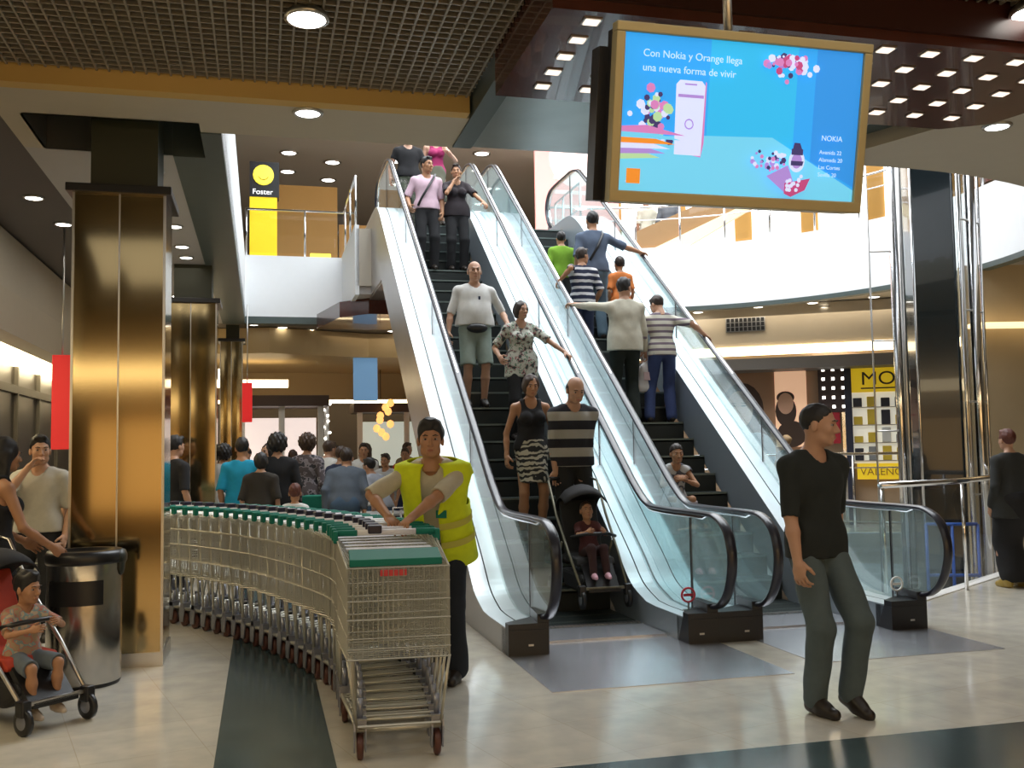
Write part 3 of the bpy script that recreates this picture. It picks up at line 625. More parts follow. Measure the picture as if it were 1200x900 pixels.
# ================================================================== UPPER STOREY PIECES
t = thing('pink_poster', 'tall pale pink backlit poster at the head of the right escalator', 'poster', Wl(4.6, 11.9, Z2), AZ)
g = MB(); g.box(-.95, .85, -.03, .03, 0, 3.1); g.obj('panel', emis('pink_poster_glow', (1, .38, .34), .4), t)
g = MB()
for i in range(9): g.box(-.55, .5, -.036, -.031, .35+i*.3, .43+i*.3)
pel(g, -.1, 2.3, .55, .6, -.037, 0); g.obj('print', emis('pink_print_glow', (1, .75, .7), .5), t)
t = thing('yellow_photo_kiosk', 'tall yellow pillar sign with black top and round yellow logo', 'sign', Wl(-1.72, 12.6, Z2), AZ)
Ms = mat('sign_yellow', (.9, .68, .01), .5, emit=.45, ecol=(.95, .7, .01))
g = MB(); g.box(-.26, .26, -.15, .15, 0, 1.35); g.obj('pillar', Ms, t)
g = MB(); g.box(-.26, .3, -.16, .16, 1.35, 2.05); g.obj('header', M_black, t)
g = MB(); g.wheel((0, -.18, 1.78), .2, .04, 0, (0, 1, 0)); g.obj('round_logo', emis('logo_yellow', (1, .85, .08), 1.), t)
g = MB(); g.tube([(.1*math.cos(a), -.205, 1.78+.1*math.sin(a)) for a in [math.radians(200+i*14) for i in range(11)]], .008, 5); g.obj('logo_mark', mat('logo_brown', (.45, .3, .02), .5), t)
text('lettering', 'Foster', .15, emis('sign_white', (1, 1, 1), 1), t, (-.21, -.17, 1.4))
t = thing('small_yellow_sign', 'small yellow sign behind the left upper parapet rail', 'sign', Wl(-.62, 12.5, Z2), AZ)
g = MB(); g.box(-.2, .2, -.03, .03, 0, .27); g.obj('panel', emis('small_sign_glow', (1, .85, .08), .9), t)
text('lettering', 'fnac', .1, mat('logo_brown'), t, (-.1, -.035, .13))
t = thing('orange_wall_panel', 'tan orange wall panels of the shop behind the yellow sign', 'wall panel', Wl(-1.0, 15.0, Z2), AZ)
mo = mat('tan_orange', (.55, .3, .08), .6); g = MB(); g.box(-.9, .9, 0, .1, 0, 2.3); g.obj('panel', mo, t); g = MB(); g.box(.95, 3.6, .2, .3, 0, 1.5); g.obj('side_panel', mo, t)
g = MB(); g.box(-12, 16, 24, 24.2, Z2, 8.4); hall(g, 'wall_upper_far', mat('brown_upper_wall', (.26, .19, .12), .7))
t = thing('bright_shop_front', 'bright white upper shop windows behind the round gallery', 'shop', Wl(8.4, 13.6, Z2), AZ-.35)
g = MB()
for i in range(6): g.box(-3.6+i*1.5, -2.5+i*1.5, 0, .05, .1, 2.9)
g.obj('window', emis('upper_window_glow', (1, .98, .93), 1.6), t)
g = MB(); g.box(-3.8, 6, .05, .15, 0, 3.1); g.obj('front_wall', mat('orange_ochre_wall', (.6, .33, .08), .6), t)
t = thing('stair_edge', 'sloping pale timber stair edge behind the round gallery rail', 'stair', Wl(6.6, 11.4, Z2), AZ-.3)
g = MB(); g.prism([(-.9, 0.0), (-.6, 0.0), (1.4, 1.15), (1.4, 1.3), (-.9, .25)], -.1, .1, 'y'); g.obj('edge_strip', mat('glowing_pale_timber', (.85, .72, .45), .5, emit=.3, ecol=(.9, .75, .45)), t)  # edge strip glows by itself, brightness put into the material
g = MB(); g.prism([(-.9, 0.25), (1.4, 1.3), (.3, 1.3), (-.9, .8)], .1, .15, 'y'); g.obj('brown_side', mat('stair_brown', (.3, .17, .07), .6), t)
# left-hand banners, sign, blue panel
def banner(label, w, s, z0_, z1_, wd, col, rot=AZ):
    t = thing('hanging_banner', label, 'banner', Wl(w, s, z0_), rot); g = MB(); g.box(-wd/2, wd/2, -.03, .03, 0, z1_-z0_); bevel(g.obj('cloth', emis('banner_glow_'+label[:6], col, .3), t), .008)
    g = MB(); g.tube([(0, 0, z1_-z0_-.01), (0, 0, ZC-z0_+.05)], .01, 6); g.obj('hanging_rod', M_steel, t)
banner('red hanging banner left of the nearest bronze column', -3.84, 4.3, 1.6, 2.62, .2, (.75, .03, .03))
banner('narrow red banner beside the farthest bronze column', -1.98, 9.6, 2.05, 2.7, .16, (.8, .02, .02))
banner('pale blue hanging panel left of escalator truss', .35, 13.5, 2.6, 3.5, .5, (.25, .5, .85))
t = thing('leaf_lamp', 'pale yellow scalloped wall lamp on the left shopfront', 'wall lamp', Wl(-4.72, 2.7, 2.42), AZ)
g = MB()
for i in range(5): g.ell((0, -.3+i*.15, .03*math.sin(i*2)), (.06, .1, .07), 10)
g.obj('shade', emis('leaf_lamp_glow', (.85, .85, .5), 1.), t)
# food-court shop fronts and kiosk
def kiosk(label, w, s, wd, dp, h, mcol, glowc, gs):
    t = thing('food_kiosk', label, 'kiosk', Wl(w, s, 0), AZ)
    g = MB(); g.box(-wd/2, wd/2, -dp/2, dp/2, 0, 1.0); g.obj('counter', mcol, t)
    g = MB(); g.box(-wd/2-.1, wd/2+.1, -dp/2-.15, dp/2, h, h+.22); g.obj('canopy', mat('kiosk_dark', (.08, .05, .04), .4), t)
    for x in (-wd/2+.06, 0, wd/2-.06): g = MB(); g.box(x-.06, x+.06, -dp/2, -dp/2+.12, 1.0, h); g.obj('post', mat('kiosk_beige', (.5, .42, .3), .5), t)
    g = MB(); g.box(-wd/2+.1, wd/2-.1, dp/2-.1, dp/2-.05, 1.2, h-.2); g.obj('lit_menu', emis(label[:9]+'_glow', glowc, gs), t)
    return t
kiosk('beige kiosk with bright white menu in the food court', -1.35, 14.2, 1.7, 1.2, 2.5, mat('kiosk_beige'), (1, .85, .8), .75)
kiosk('dim food counter with lit jars near the escalator truss', 1.7, 17.4, 2.4, 1.0, 2.5, mat('kiosk_dark'), (.7, .75, .65), .5)
t = thing('string_light_post', 'post wound with white bulbs beside the beige kiosk', 'lamp', Wl(-.42, 14.0, 0), AZ)
g = MB(); g.tube([(0, 0, 0), (0, 0, 2.7)], .05, 10); g.obj('post', mat('kiosk_beige'), t)
for i in range(14): g = MB(); g.ell((.07*math.cos(i*2.4), -.06, 1.0+i*.12), (.03, .03, .03), 8); g.obj('bulb', M_dlamp, t)
t = thing('amber_lamp', 'cluster of amber glowing glass over the food counter', 'lamp', Wl(1.0, 16.4, 1.9), AZ)
g = MB()
for i in range(9): g.ell((rs.uniform(-.2, .25), rs.uniform(-.1, .1), i*.1), (.09, .09, .1), 8)
g.obj('glass_bulbs', emis('amber_glow', (1, .5, .15), 1.3), t); g = MB(); g.tube([(0, 0, .8), (0, 0, 1.6)], .01, 6); g.obj('cord', M_black, t)

# ================================================================== LITTER BIN
bn = thing('litter_bin', 'round brushed steel litter bin with black lid by nearest column', 'trash bin', (-2.9, 6.74, 0))
bn.rotation_euler = (0, 0, .1)
g = MB(); g.lathe([(.232, .02), (.236, .03), (.236, .8), (.232, .81)], 40); g.obj('body', mat('bin_steel', (.5, .48, .45), .22, 1.), bn)
g = MB(); g.lathe([(.225, 0), (.235, .02), (.225, .03)], 40); g.obj('base_ring', M_black, bn)
g = MB(); g.lathe([(.242, .8), (.25, .82), (.25, .86), (.235, .885), (.17, .885), (.16, .87)], 40); g.obj('lid', M_black, bn)
g = MB(); n = 14
vv = []
for i in range(n+1):
    a = math.radians(-90-46+92*i/n); vv += [(.24*math.cos(a), .24*math.sin(a), .54), (.24*math.cos(a), .24*math.sin(a), .7)]
g.add(vv, [(2*i, 2*i+2, 2*i+3, 2*i+1) for i in range(n)], 0, True); g.obj('flap', M_black, bn)
g = MB(); g.ell((.235, .02, .83), (.03, .09, .06), 10); g.ell((.24, .0, .78), (.02, .05, .07), 10); g.obj('liner', mat('bin_liner', (.02, .025, .02), .4), bn)

# ================================================================== FIGURES (implicit surfaces, meshed by surface nets)
F4 = np.float32
class SDF:
    def __init__(s, lo, hi, h):
        s.lo = np.array(lo, F4); s.h = h; s.n = (np.ceil((np.array(hi)-np.array(lo))/h)+1).astype(int)
        s.ax = [s.lo[i]+h*np.arange(s.n[i], dtype=F4) for i in range(3)]; s.D = np.full(s.n, .2, F4)
    def sub(s, lo, hi):
        sl = [slice(max(0, int((lo[i]-s.lo[i])/s.h)), min(s.n[i], int((hi[i]-s.lo[i])/s.h)+2)) for i in range(3)]
        return tuple(sl), s.ax[0][sl[0]][:, None, None], s.ax[1][sl[1]][None, :, None], s.ax[2][sl[2]][None, None, :]
    def op(s, sl, d, k, cut):
        D = s.D[sl]
        if D.size == 0: return
        if cut:
            d = -d; h = np.clip(.5-.5*(D-d)/k, 0, 1); s.D[sl] = D*(1-h)+d*h+k*h*(1-h)
        else:
            h = np.clip(.5+.5*(D-d)/k, 0, 1); s.D[sl] = D*(1-h)+d*h-k*h*(1-h)
    def cap(s, a, b, ra, rb=None, k=.02, M=None, flat=1., cut=False):
        a = np.array(a, float); b = np.array(b, float); rb = ra if rb is None else rb; m = max(ra, rb)+.05+k
        sl, X, Y, Z = s.sub(np.minimum(a, b)-m, np.maximum(a, b)+m)
        X = X-F4(a[0]); Y = Y-F4(a[1]); Z = Z-F4(a[2]); d = b-a
        if M is not None:
            X, Y, Z = (M[0][0]*X+M[1][0]*Y+M[2][0]*Z, M[0][1]*X+M[1][1]*Y+M[2][1]*Z, M[0][2]*X+M[1][2]*Y+M[2][2]*Z)
            d = np.array([sum(M[r][c]*d[r] for r in range(3)) for c in range(3)])
        if flat != 1.: Y = Y/flat; d = d*np.array([1, 1/flat, 1])
        L = float(d@d)+1e-9; t = np.clip((X*F4(d[0])+Y*F4(d[1])+Z*F4(d[2]))/F4(L), 0, 1)
        q = np.sqrt((X-t*F4(d[0]))**2+(Y-t*F4(d[1]))**2+(Z-t*F4(d[2]))**2)-(ra+(rb-ra)*t)
        s.op(sl, (q*min(1, (flat+1)/2)).astype(F4), k, cut); return s
    def ell(s, c, r, k=.02, M=None, cut=False):
        m = max(r)+.05+k; c = np.array(c, float); sl, X, Y, Z = s.sub(c-m, c+m)
        X = X-F4(c[0]); Y = Y-F4(c[1]); Z = Z-F4(c[2])
        if M is not None: X, Y, Z = (M[0][0]*X+M[1][0]*Y+M[2][0]*Z, M[0][1]*X+M[1][1]*Y+M[2][1]*Z, M[0][2]*X+M[1][2]*Y+M[2][2]*Z)
        k0 = np.sqrt((X/r[0])**2+(Y/r[1])**2+(Z/r[2])**2); k1 = np.sqrt((X/r[0]**2)**2+(Y/r[1]**2)**2+(Z/r[2]**2)**2)+1e-6
        s.op(sl, (k0*(k0-1)/k1).astype(F4), k, cut); return s
    def plane(s, p, n, k=.004):     # removes the side the normal points to
        n = np.array(n, float); n /= np.linalg.norm(n)
        d = (s.ax[0][:, None, None]-p[0])*n[0]+(s.ax[1][None, :, None]-p[1])*n[1]+(s.ax[2][None, None, :]-p[2])*n[2]
        s.D = np.maximum(s.D, d.astype(F4)); return s
    def folds(s, amp, f=38., seed=0.):
        X, Y, Z = s.ax[0][:, None, None], s.ax[1][None, :, None], s.ax[2][None, None, :]
        s.D = s.D+(amp*(np.sin(f*X+9*Z+seed)*np.sin(f*.45*Z+14*Y+2*seed)+.6*np.sin(f*.8*Y-17*Z+f*.5*X+seed))).astype(F4); return s
    def mesh(s):
        D = s.D; h = s.h; I = D < 0
        I[0] = I[-1] = False; I[:, 0] = I[:, -1] = False; I[:, :, 0] = I[:, :, -1] = False
        c = I[:-1, :-1, :-1].astype(np.int8)
        cnt = np.zeros(c.shape, np.int8)
        for a in (0, 1):
            for b in (0, 1):
                for e in (0, 1): cnt += I[a:I.shape[0]-1+a, b:I.shape[1]-1+b, e:I.shape[2]-1+e]
        act = (cnt > 0) & (cnt < 8); idx = np.full(c.shape, -1, np.int64); P = np.argwhere(act); idx[act] = np.arange(len(P))
        if len(P) == 0: return np.zeros((0, 3)), np.zeros((0, 4), int)
        acc = np.zeros((len(P), 3)); num = np.zeros(len(P))
        for ax in range(3):
            o1, o2 = [i for i in range(3) if i != ax]
            for a in (0, 1):
                for b in (0, 1):
                    q0 = P.copy(); q0[:, o1] += a; q0[:, o2] += b; q1 = q0.copy(); q1[:, ax] += 1
                    d0 = D[q0[:, 0], q0[:, 1], q0[:, 2]]; d1 = D[q1[:, 0], q1[:, 1], q1[:, 2]]
                    i0 = I[q0[:, 0], q0[:, 1], q0[:, 2]]; i1 = I[q1[:, 0], q1[:, 1], q1[:, 2]]; mk = i0 != i1
                    t = np.clip(np.where(np.abs(d1-d0) > 1e-9, d0/(d0-d1+1e-12), .5), 0, 1); p = q0.astype(float); p[:, ax] += t
                    acc[mk] += p[mk]; num[mk] += 1
        V_ = acc/np.maximum(num, 1)[:, None]*h+s.lo
        F_ = []
        for ax in range(3):
            o1, o2 = [(1, 2), (2, 0), (0, 1)][ax]
            A = np.take(I, range(0, I.shape[ax]-1), ax); B = np.take(I, range(1, I.shape[ax]), ax)
            for sgn, mk in ((1, A & ~B), (0, ~A & B)):
                q = np.argwhere(mk); q = q[(q[:, o1] > 0) & (q[:, o2] > 0)]
                def g(a, b):
                    r = q.copy(); r[:, o1] -= a; r[:, o2] -= b; return idx[r[:, 0], r[:, 1], r[:, 2]]
                Q = np.stack([g(1, 1), g(0, 1), g(0, 0), g(1, 0)], 1)
                if not sgn: Q = Q[:, ::-1]
                F_.append(Q)
        F_ = np.concatenate(F_); F_ = F_[(F_ >= 0).all(1)]
        return V_, F_
def np_mesh(name, parts, mats):      # parts: list of (verts, faces, material index)
    vs = []; fs = []; mi = []; n = 0
    for v, f, m in parts:
        v = np.asarray(v, float); vs.append(v)
        if isinstance(f, np.ndarray): fl_ = (f+n).tolist()
        else: fl_ = [tuple(i+n for i in q) for q in f]
        fs += fl_; mi += [m]*len(fl_); n += len(v)
    me = bpy.data.meshes.new(name); me.from_pydata(np.concatenate(vs).tolist(), [], fs)
    for m in mats: me.materials.append(m)
    me.polygons.foreach_set('material_index', mi); me.polygons.foreach_set('use_smooth', [True]*len(fs)); me.update(); return me
def rot(ax, a): return np.array(Matrix.Rotation(a, 3, ax))
def frame(yd, zhint):        # columns: x, y, z with y along yd
    y = np.array(yd, float); y /= np.linalg.norm(y)+1e-9; z = np.array(zhint, float); z = z-y*(z@y)
    if np.linalg.norm(z) < 1e-4: z = np.array([1., 0, 0]); z = z-y*(z@y)
    z /= np.linalg.norm(z); x = np.cross(y, z); return np.stack([x, y, z], 1)
_c = {}
def hand_mesh(curl, side):     # fingers along +y, palm towards -z, thumb on +x*side
    k = ('h', round(curl, 1), side)
    if k in _c: return _c[k]
    g = SDF((-.075, -.05, -.12), (.085, .22, .045), .0045)
    g.cap((0, -.03, 0), (0, .02, 0), .027, .026, .01); g.ell((.0, .05, 0), (.041, .052, .0155), .012); g.ell((.022, .03, -.008), (.022, .03, .015), .01)
    for i in range(4):
        x = .03-.02*i; p = np.array([x, .09-.004*abs(i-1), 0.]); L = (.07, .08, .075, .058)[i]; a = 0.08; sp = (.1, .03, -.03, -.12)[i]
        for seg, (l, r) in enumerate(((.45, .0088), (.3, .008), (.25, .0072))):
            a += curl*(1, 1.15, .8)[seg]; q = p+np.array([sp*L*l*.6, L*l*math.cos(a), -L*l*math.sin(a)]); g.cap(p, q, r, r*.93, .004); p = q
    p = np.array([.03, .02, -.006]); q = p+np.array([.027, .03, -.012]); g.cap(p, q, .0115, .0105, .008); r = q+np.array([.008, .024, -.012-.01*curl]); g.cap(q, r, .0105, .008, .004)
    v, f = g.mesh(); v = v*np.array([side, 1, 1]); f = f if side > 0 else f[:, ::-1]
    _c[k] = (v, f); return _c[k]
def head_mesh(kind):
    k = ('hd', kind)
    if k in _c: return _c[k]
    g = SDF((-.11, -.14, -.2), (.11, .14, .15), .0058); fem = kind in ('f', 'c')
    g.ell((0, -.012, .03), (.074, .093, .088)); g.ell((0, .022, -.03), (.056, .066, .082), .03)
    j = .028 if fem else .034
    g.cap((-j, .028, -.072), (j, .028, -.072), .027, None, .03); g.ell((0, .064, -.092), (.02, .018, .018), .02)
    g.cap((-.03, .079, .024), (.03, .079, .024), .011 if not fem else .008, None, .014)
    for s_ in (-1, 1):
        g.ell((s_*.036, .056, -.022), (.024, .024, .024), .02); g.ell((s_*.031, .098, .004), (.018, .016, .011), .01, cut=True)
        g.ell((s_*.076, -.008, -.008), (.011, .018, .031), .006)
    g.cap((0, .086, .008), (0, .106, -.028), .0075, .0115, .008); g.ell((0, .094, -.034), (.018, .014, .009), .006)
    g.cap((-.019, .083, -.06), (.019, .083, -.06), .0068, None, .006); g.cap((-.015, .082, -.071), (.015, .082, -.071), .0075, None, .006)
    g.cap((-.022, .094, -.0655), (.022, .094, -.0655), .003, None, .003, cut=True)
    g.cap((0, -.02, -.06), (0, -.035, -.2), .05 if not fem else .043, .054 if not fem else .045, .03)
    v, f = g.mesh(); P = [(v, f, 0)]
    def el(c, r, m, n=10): e = MB(); e.ell(c, r, n); P.append((np.array(e.v), [tuple(q) for q in e.f], m))
    for s_ in (-1, 1):
        el((s_*.031, .0745, .004), (.0135, .0115, .007), 1); el((s_*.031, .0835, .004), (.0068, .0045, .0065), 2, 8)
        e = MB(); e.tube([(s_*.014, .093, .024), (s_*.032, .094, .03), (s_*.05, .082, .025)], [.003, .004, .002], 6); P.append((np.array(e.v), [tuple(q) for q in e.f], 2))
    el((0, .0905, -.0655), (.019, .004, .0075), 3, 10)
    _c[k] = P; return P
def hair_mesh(style):
    k = ('hr', style)
    if k in _c: return _c[k]
    g = SDF((-.17, -.19, -.36), (.17, .14, .19), .008)
    if style == 'bald':
        g.ell((0, -.02, .012), (.083, .094, .075)); g.ell((0, .02, .09), (.1, .12, .062), .01, cut=True); g.plane((0, .012, 0), (0, 1, .1)); g.plane((0, 0, -.05), (0, .1, -1))
    elif style == 'short':
        g.ell((0, -.018, .04), (.08, .1, .1)); g.cap((-.03, .06, .108), (.045, .062, .105), .017, None, .02); g.plane((0, .09, .088), (0, 1.1, -1)); g.folds(.0035, 120)
    elif style == 'thick':
        g.ell((0, -.018, .045), (.085, .104, .104)); g.cap((-.025, .055, .112), (.03, .058, .11), .022, None, .03); g.plane((0, .09, .08), (0, 1.15, -1)); g.folds(.005, 100)
    elif style == 'crop':
        g.ell((0, -.0135, .033), (.0762, .0955, .0905)); g.plane((0, .085, .09), (0, 1.15, -1)); g.folds(.0016, 170)
    elif style == 'bob':
        g.ell((0, -.022, .01), (.095, .106, .125), .02); g.ell((0, .085, -.05), (.062, .075, .115), .02, cut=True); g.plane((0, 0, -.115), (0, 0, -1)); g.folds(.004, 90)
    elif style == 'curly':
        g.ell((0, -.02, .03), (.115, .12, .13), .02); g.ell((0, .1, -.04), (.06, .075, .1), .02, cut=True); g.folds(.009, 120)
    elif style == 'long':
        g.ell((0, -.02, .03), (.09, .106, .108), .02); g.cap((0, -.075, 0), (0, -.085, -.27), .075, .06, .04); g.cap((-.065, -.03, 0), (-.075, -.02, -.2), .04, .03, .03); g.cap((.065, -.03, 0), (.075, -.02, -.2), .04, .03, .03)
        g.ell((0, .09, -.04), (.058, .075, .11), .02, cut=True); g.folds(.003, 100)
    elif style == 'bun':
        g.ell((0, -.016, .036), (.083, .1, .098)); g.ell((0, -.11, .05), (.045, .045, .045), .02); g.plane((0, .09, .074), (0, .6, -1)); g.folds(.002, 140)
    v, f = g.mesh(); _c[k] = (v, f); return _c[k]
def ik(a, b, l1, l2, hint):
    a = np.array(a, float); b = np.array(b, float); d = b-a; L = np.linalg.norm(d)
    if L > (l1+l2)*.998: b = a+d/L*(l1+l2)*.998; d = b-a; L = np.linalg.norm(d)
    x = (l1*l1-l2*l2+L*L)/(2*L); h = math.sqrt(max(0, l1*l1-x*x)); u = d/L; n = np.array(hint, float); n = n-u*(n@u)
    if np.linalg.norm(n) < 1e-5: n = np.array([0, -1., 0])-u*(-u[1])
    n /= np.linalg.norm(n); return a+u*x+n*h, b
SKIN = {}
def skin(tone):
    c = {'light': (.62, .37, .26), 'mid': (.5, .28, .18), 'tan': (.42, .21, .11), 'dark': (.33, .17, .1)}[tone]
    return [mat('skin_'+tone, c, .5, noise=.06, nscale=12), mat('eye_white', (.34, .31, .3), .4, spec=.2), mat('eye_brow_dark', (.03, .018, .012), .5), mat('lips_'+tone, (c[0]*.8, c[1]*.55, c[2]*.6), .4)]
HC = {'black': (.012, .01, .01), 'brown': (.05, .026, .015), 'grey': (.16, .15, .14), 'red': (.1, .025, .015), 'dbrown': (.028, .016, .011), 'blond': (.3, .19, .09)}
def cloth(name, col=(.1, .1, .1), r=.9): return mat('cloth_'+name, col, r, noise=.12, nscale=25, bump=.15, bscale=220)
def person(label, pos, face, h=1.72, sex='m', fat=1., top=None, sleeve=.55, tlen=.86, bottom=None, blen=1., skirt=False, flare=1., hair='short', hc='black', tone='mid', lean=0., bend=0., yaw=0., pitch=0., hR=None, hL=None, fR=(.1, .0), fL=(-.1, .02), pel=None, curl=.45, shoe=(.02, .018, .016), res=.013, elR=None, elL=None, palmR=None, palmL=None, twist=0., tank=False, cat='person', sit=False, kR=None, kL=None, group=None, neck=.0):
    k = h/1.75; fem = sex in ('f', 'c'); pz = pel if pel is not None else .925*k
    t = thing('person', label, cat, pos, math.radians(face), group)
    inv = np.array(Matrix.Rotation(-math.radians(face), 3, 'Z'))
    def loc(p):
        if isinstance(p[0], str): return inv @ (np.array(p[1:], float)-np.array(pos, float))
        return np.array(p, float)*k
    T = rot('Z', math.radians(twist)) @ rot('X', -math.radians(lean)) @ rot('Y', math.radians(bend)); P0 = np.array([0, 0, pz])
    def B(x, y, z): return P0+T @ (np.array([x, y, z-.925])*k)
    Tm = T.tolist(); sw = (.165 if fem else .182)*(1+.25*(fat-1)); f_ = fat
    shR, shL = B(sw, -.005, 1.385), B(-sw, -.005, 1.385); nb = B(0, -.012, 1.43); nt_ = B(0, .012, 1.53)
    la, lb, ll, ls = .285*k, .25*k, .43*k, .42*k
    def tgt(hh, s_, sh):
        if hh is None: return sh+T @ (np.array([s_*.045, .06, -.50])*k)
        return loc(hh)
    wR, wL = tgt(hR, 1, shR), tgt(hL, -1, shL)
    eR, wR = ik(shR, wR, la, lb, (T @ np.array(elR if elR else (.5, -1, -.2)))); eL, wL = ik(shL, wL, la, lb, (T @ np.array(elL if elL else (-.5, -1, -.2))))
    hpR, hpL = B(.09, 0, .91), B(-.09, 0, .91)
    def foot(f): f = list(f)+[0]*(3-len(f)); return np.array([f[0], f[1]-.02, f[2]+.085])*k
    aR, aL = foot(fR), foot(fL)
    knR, aR = ik(hpR, aR, ll, ls, kR or (.1, 1, 0)); knL, aL = ik(hpL, aL, ll, ls, kL or (-.1, 1, 0))
    pts = np.array([shR, shL, eR, eL, wR, wL, hpR, hpL, knR, knL, aR, aL, nt_, P0]); lo = pts.min(0)-.24*k; hi = pts.max(0)+.24*k
    SK = skin(tone); ch = .72 if not fem else .7
    # ---- body skin
    g = SDF(lo, hi, res)
    def torso(g, e, low=.93):
        hipw, wst, cst = (.125, .09, .107) if fem else (.115, .112, .136)
        g.cap(B(-.04, 0, .96), B(.04, 0, .96), (hipw-.01)*k*f_+e, None, .04, Tm, ch); g.cap(B(0, 0, .98), B(0, .0, 1.12), hipw*k*f_+e, (wst+.015)*k*f_+e, .04, Tm, ch)
        g.cap(B(-.02, 0, 1.14), B(.02, 0, 1.14), wst*k*f_+e, None, .04, Tm, ch); g.cap(B(-.035, .0, 1.29), B(.035, .0, 1.29), cst*k*(.5+.5*f_)+e, None, .05, Tm, ch)
        if fat > 1.15: g.ell(B(0, .035, 1.1), ((.132*f_)*k+e, .088*f_*k+e, .17*k+e), .07, Tm)
        if sex == 'f':
            for s_ in (-1, 1): g.ell(B(s_*.068, .078, 1.27), (.062*k+e*.8,)*3, .03)
        g.cap(B(-sw+.03, -.01, 1.372), B(sw-.03, -.01, 1.372), .046*k+e, None, .05); g.cap(B(-.05, -.012, 1.42), B(.05, -.012, 1.42), .052*k+e*.6, None, .04)
        for s_ in (-1, 1): g.cap(B(s_*.035, -.02, 1.465), B(s_*(sw-.01), -.012, 1.392), .036*k+e*.5, .042*k+e*.6, .03)
    torso(g, -.008)
    g.cap(nb, nt_, (.052 if fem else .058)*k, (.046 if fem else .053)*k, .03)
    for sh, e, w in ((shR, eR, wR), (shL, eL, wL)):
        q = .86 if fem else 1.
        g.ell(sh, ((.052*q*k),)*3, .03); g.cap(sh, e, .047*q*k*(.7+.3*f_), .036*q*k, .02); g.cap(e, e+(w-e)*.35, .036*q*k, .038*q*k, .015); g.cap(e+(w-e)*.35, w, .038*q*k, .026*q*k, .015)
    for hp, kn, an in ((hpR, knR, aR), (hpL, knL, aL)):
        g.cap(hp, kn, .078*k*(.6+.4*f_), .052*k, .03); g.cap(kn, kn+(an-kn)*.35, .05*k, .052*k, .02); g.cap(kn+(an-kn)*.35, an, .052*k, .034*k, .02)
        g.cap(an, an+np.array([0, .07, -.05])*k, .034*k, .026*k, .02)
    v, f = g.mesh(); parts = [(v, f, 0)]
    Hd = T @ rot('Z', math.radians(yaw)) @ rot('X', -math.radians(pitch))
    if lean > 8: Hd = rot('Z', math.radians(twist+yaw)) @ rot('X', -math.radians(lean*.25+pitch))
    hk = k*(1.0 if sex != 'c' else min(1.45, max(1., 1.0+.9*(1.5-h))))*(.97 if fem else 1.03); hc0 = nt_+Hd @ np.array([0, .018, .085])*hk
    for (v, f, m) in head_mesh('m' if sex == 'm' else 'f'): parts.append(((np.asarray(v)*hk) @ Hd.T+hc0, f, m))
    for (e, w, s_, pm, hh) in ((eR, wR, 1, palmR, hR), (eL, wL, -1, palmL, hL)):
        d = w-e; zz = np.array(pm, float)*-1 if pm else (T @ np.array([s_*1., .2, .15]))
        M = frame(d if not pm else d*1.0, zz); v, f = hand_mesh(curl, -s_ if True else s_)
        parts.append(((v*k*1.02) @ M.T+w, f, 0))
    link('body', np_mesh('body', parts, SK), t)
    if hair:
        v, f = hair_mesh(hair); link('hair', np_mesh('hair', [((v*hk) @ Hd.T+hc0, f, 0)], [mat('hair_'+hc, HC[hc], .55, noise=.3, nscale=60)]), t)
    # ---- top garment
    if top:
        g = SDF(lo, hi, res); torso(g, .012*k+.004)
        g.cap(B(-.03, .01, .96), B(.03, .01, .96), .125*k*f_+.01, None, .04, Tm, .72)
        if pel is None and not tank and lean < 30: 
            for s_ in (-1, 1): g.cap(B(s_*.062, 0, 1.0), B(s_*.066, 0, tlen-.04), .125*k*f_+.006, .13*k*f_+.008, .04, Tm, .8)
        if sleeve > 0:
            for sh, e, w in ((shR, eR, wR), (shL, eL, wL)):
                g.ell(sh-T @ np.array([0, 0, .012])*k, ((.056*k),)*3, .035); q = min(1, sleeve/.6)
                g.cap(sh, sh+(e-sh)*q, .056*k, (.06 if sleeve < .62 else .05)*k, .03)
                if sleeve > .62: g.cap(e, e+(w-e)*min(1, (sleeve-.6)/.38), .05*k, .04*k, .02)
        g.folds(.003*k, 38, pos[0])
        if sleeve > 0 and sleeve <= .62:
            for sh, e in ((shR, eR), (shL, eL)):
                c_ = sh+(e-sh)*min(1, sleeve/.6); dd = (e-sh)/np.linalg.norm(e-sh); g.cap(c_+dd*.062*k, c_+dd*.12*k, .075*k, .08*k, .004, cut=True)
        g.plane(B(0, 0, tlen+.04), T @ np.array([0, 0, -1.]))
        if tank: 
            for s_ in (-1, 1): g.ell(B(s_*(sw+.02), -.01, 1.38), (.085*k, .13*k, .14*k), .01, cut=True)
            g.ell(B(0, .1, 1.47), (.085*k, .12*k, .11*k), .01, cut=True)
        else: g.cap(nb+T @ np.array([0, .03, .0])*k, nb+T @ np.array([0, .03, .2])*k, (.06+neck)*k, .09*k, .008, cut=True); 
        g.plane(B(0, 0, 1.48), T @ np.array([0, 0, 1.]))
        v, f = g.mesh(); nm = 'tank_top' if tank else ('shirt' if sleeve < .9 else 'sweater'); link(nm, np_mesh(nm, [(v, f, 0)], [top]), t)
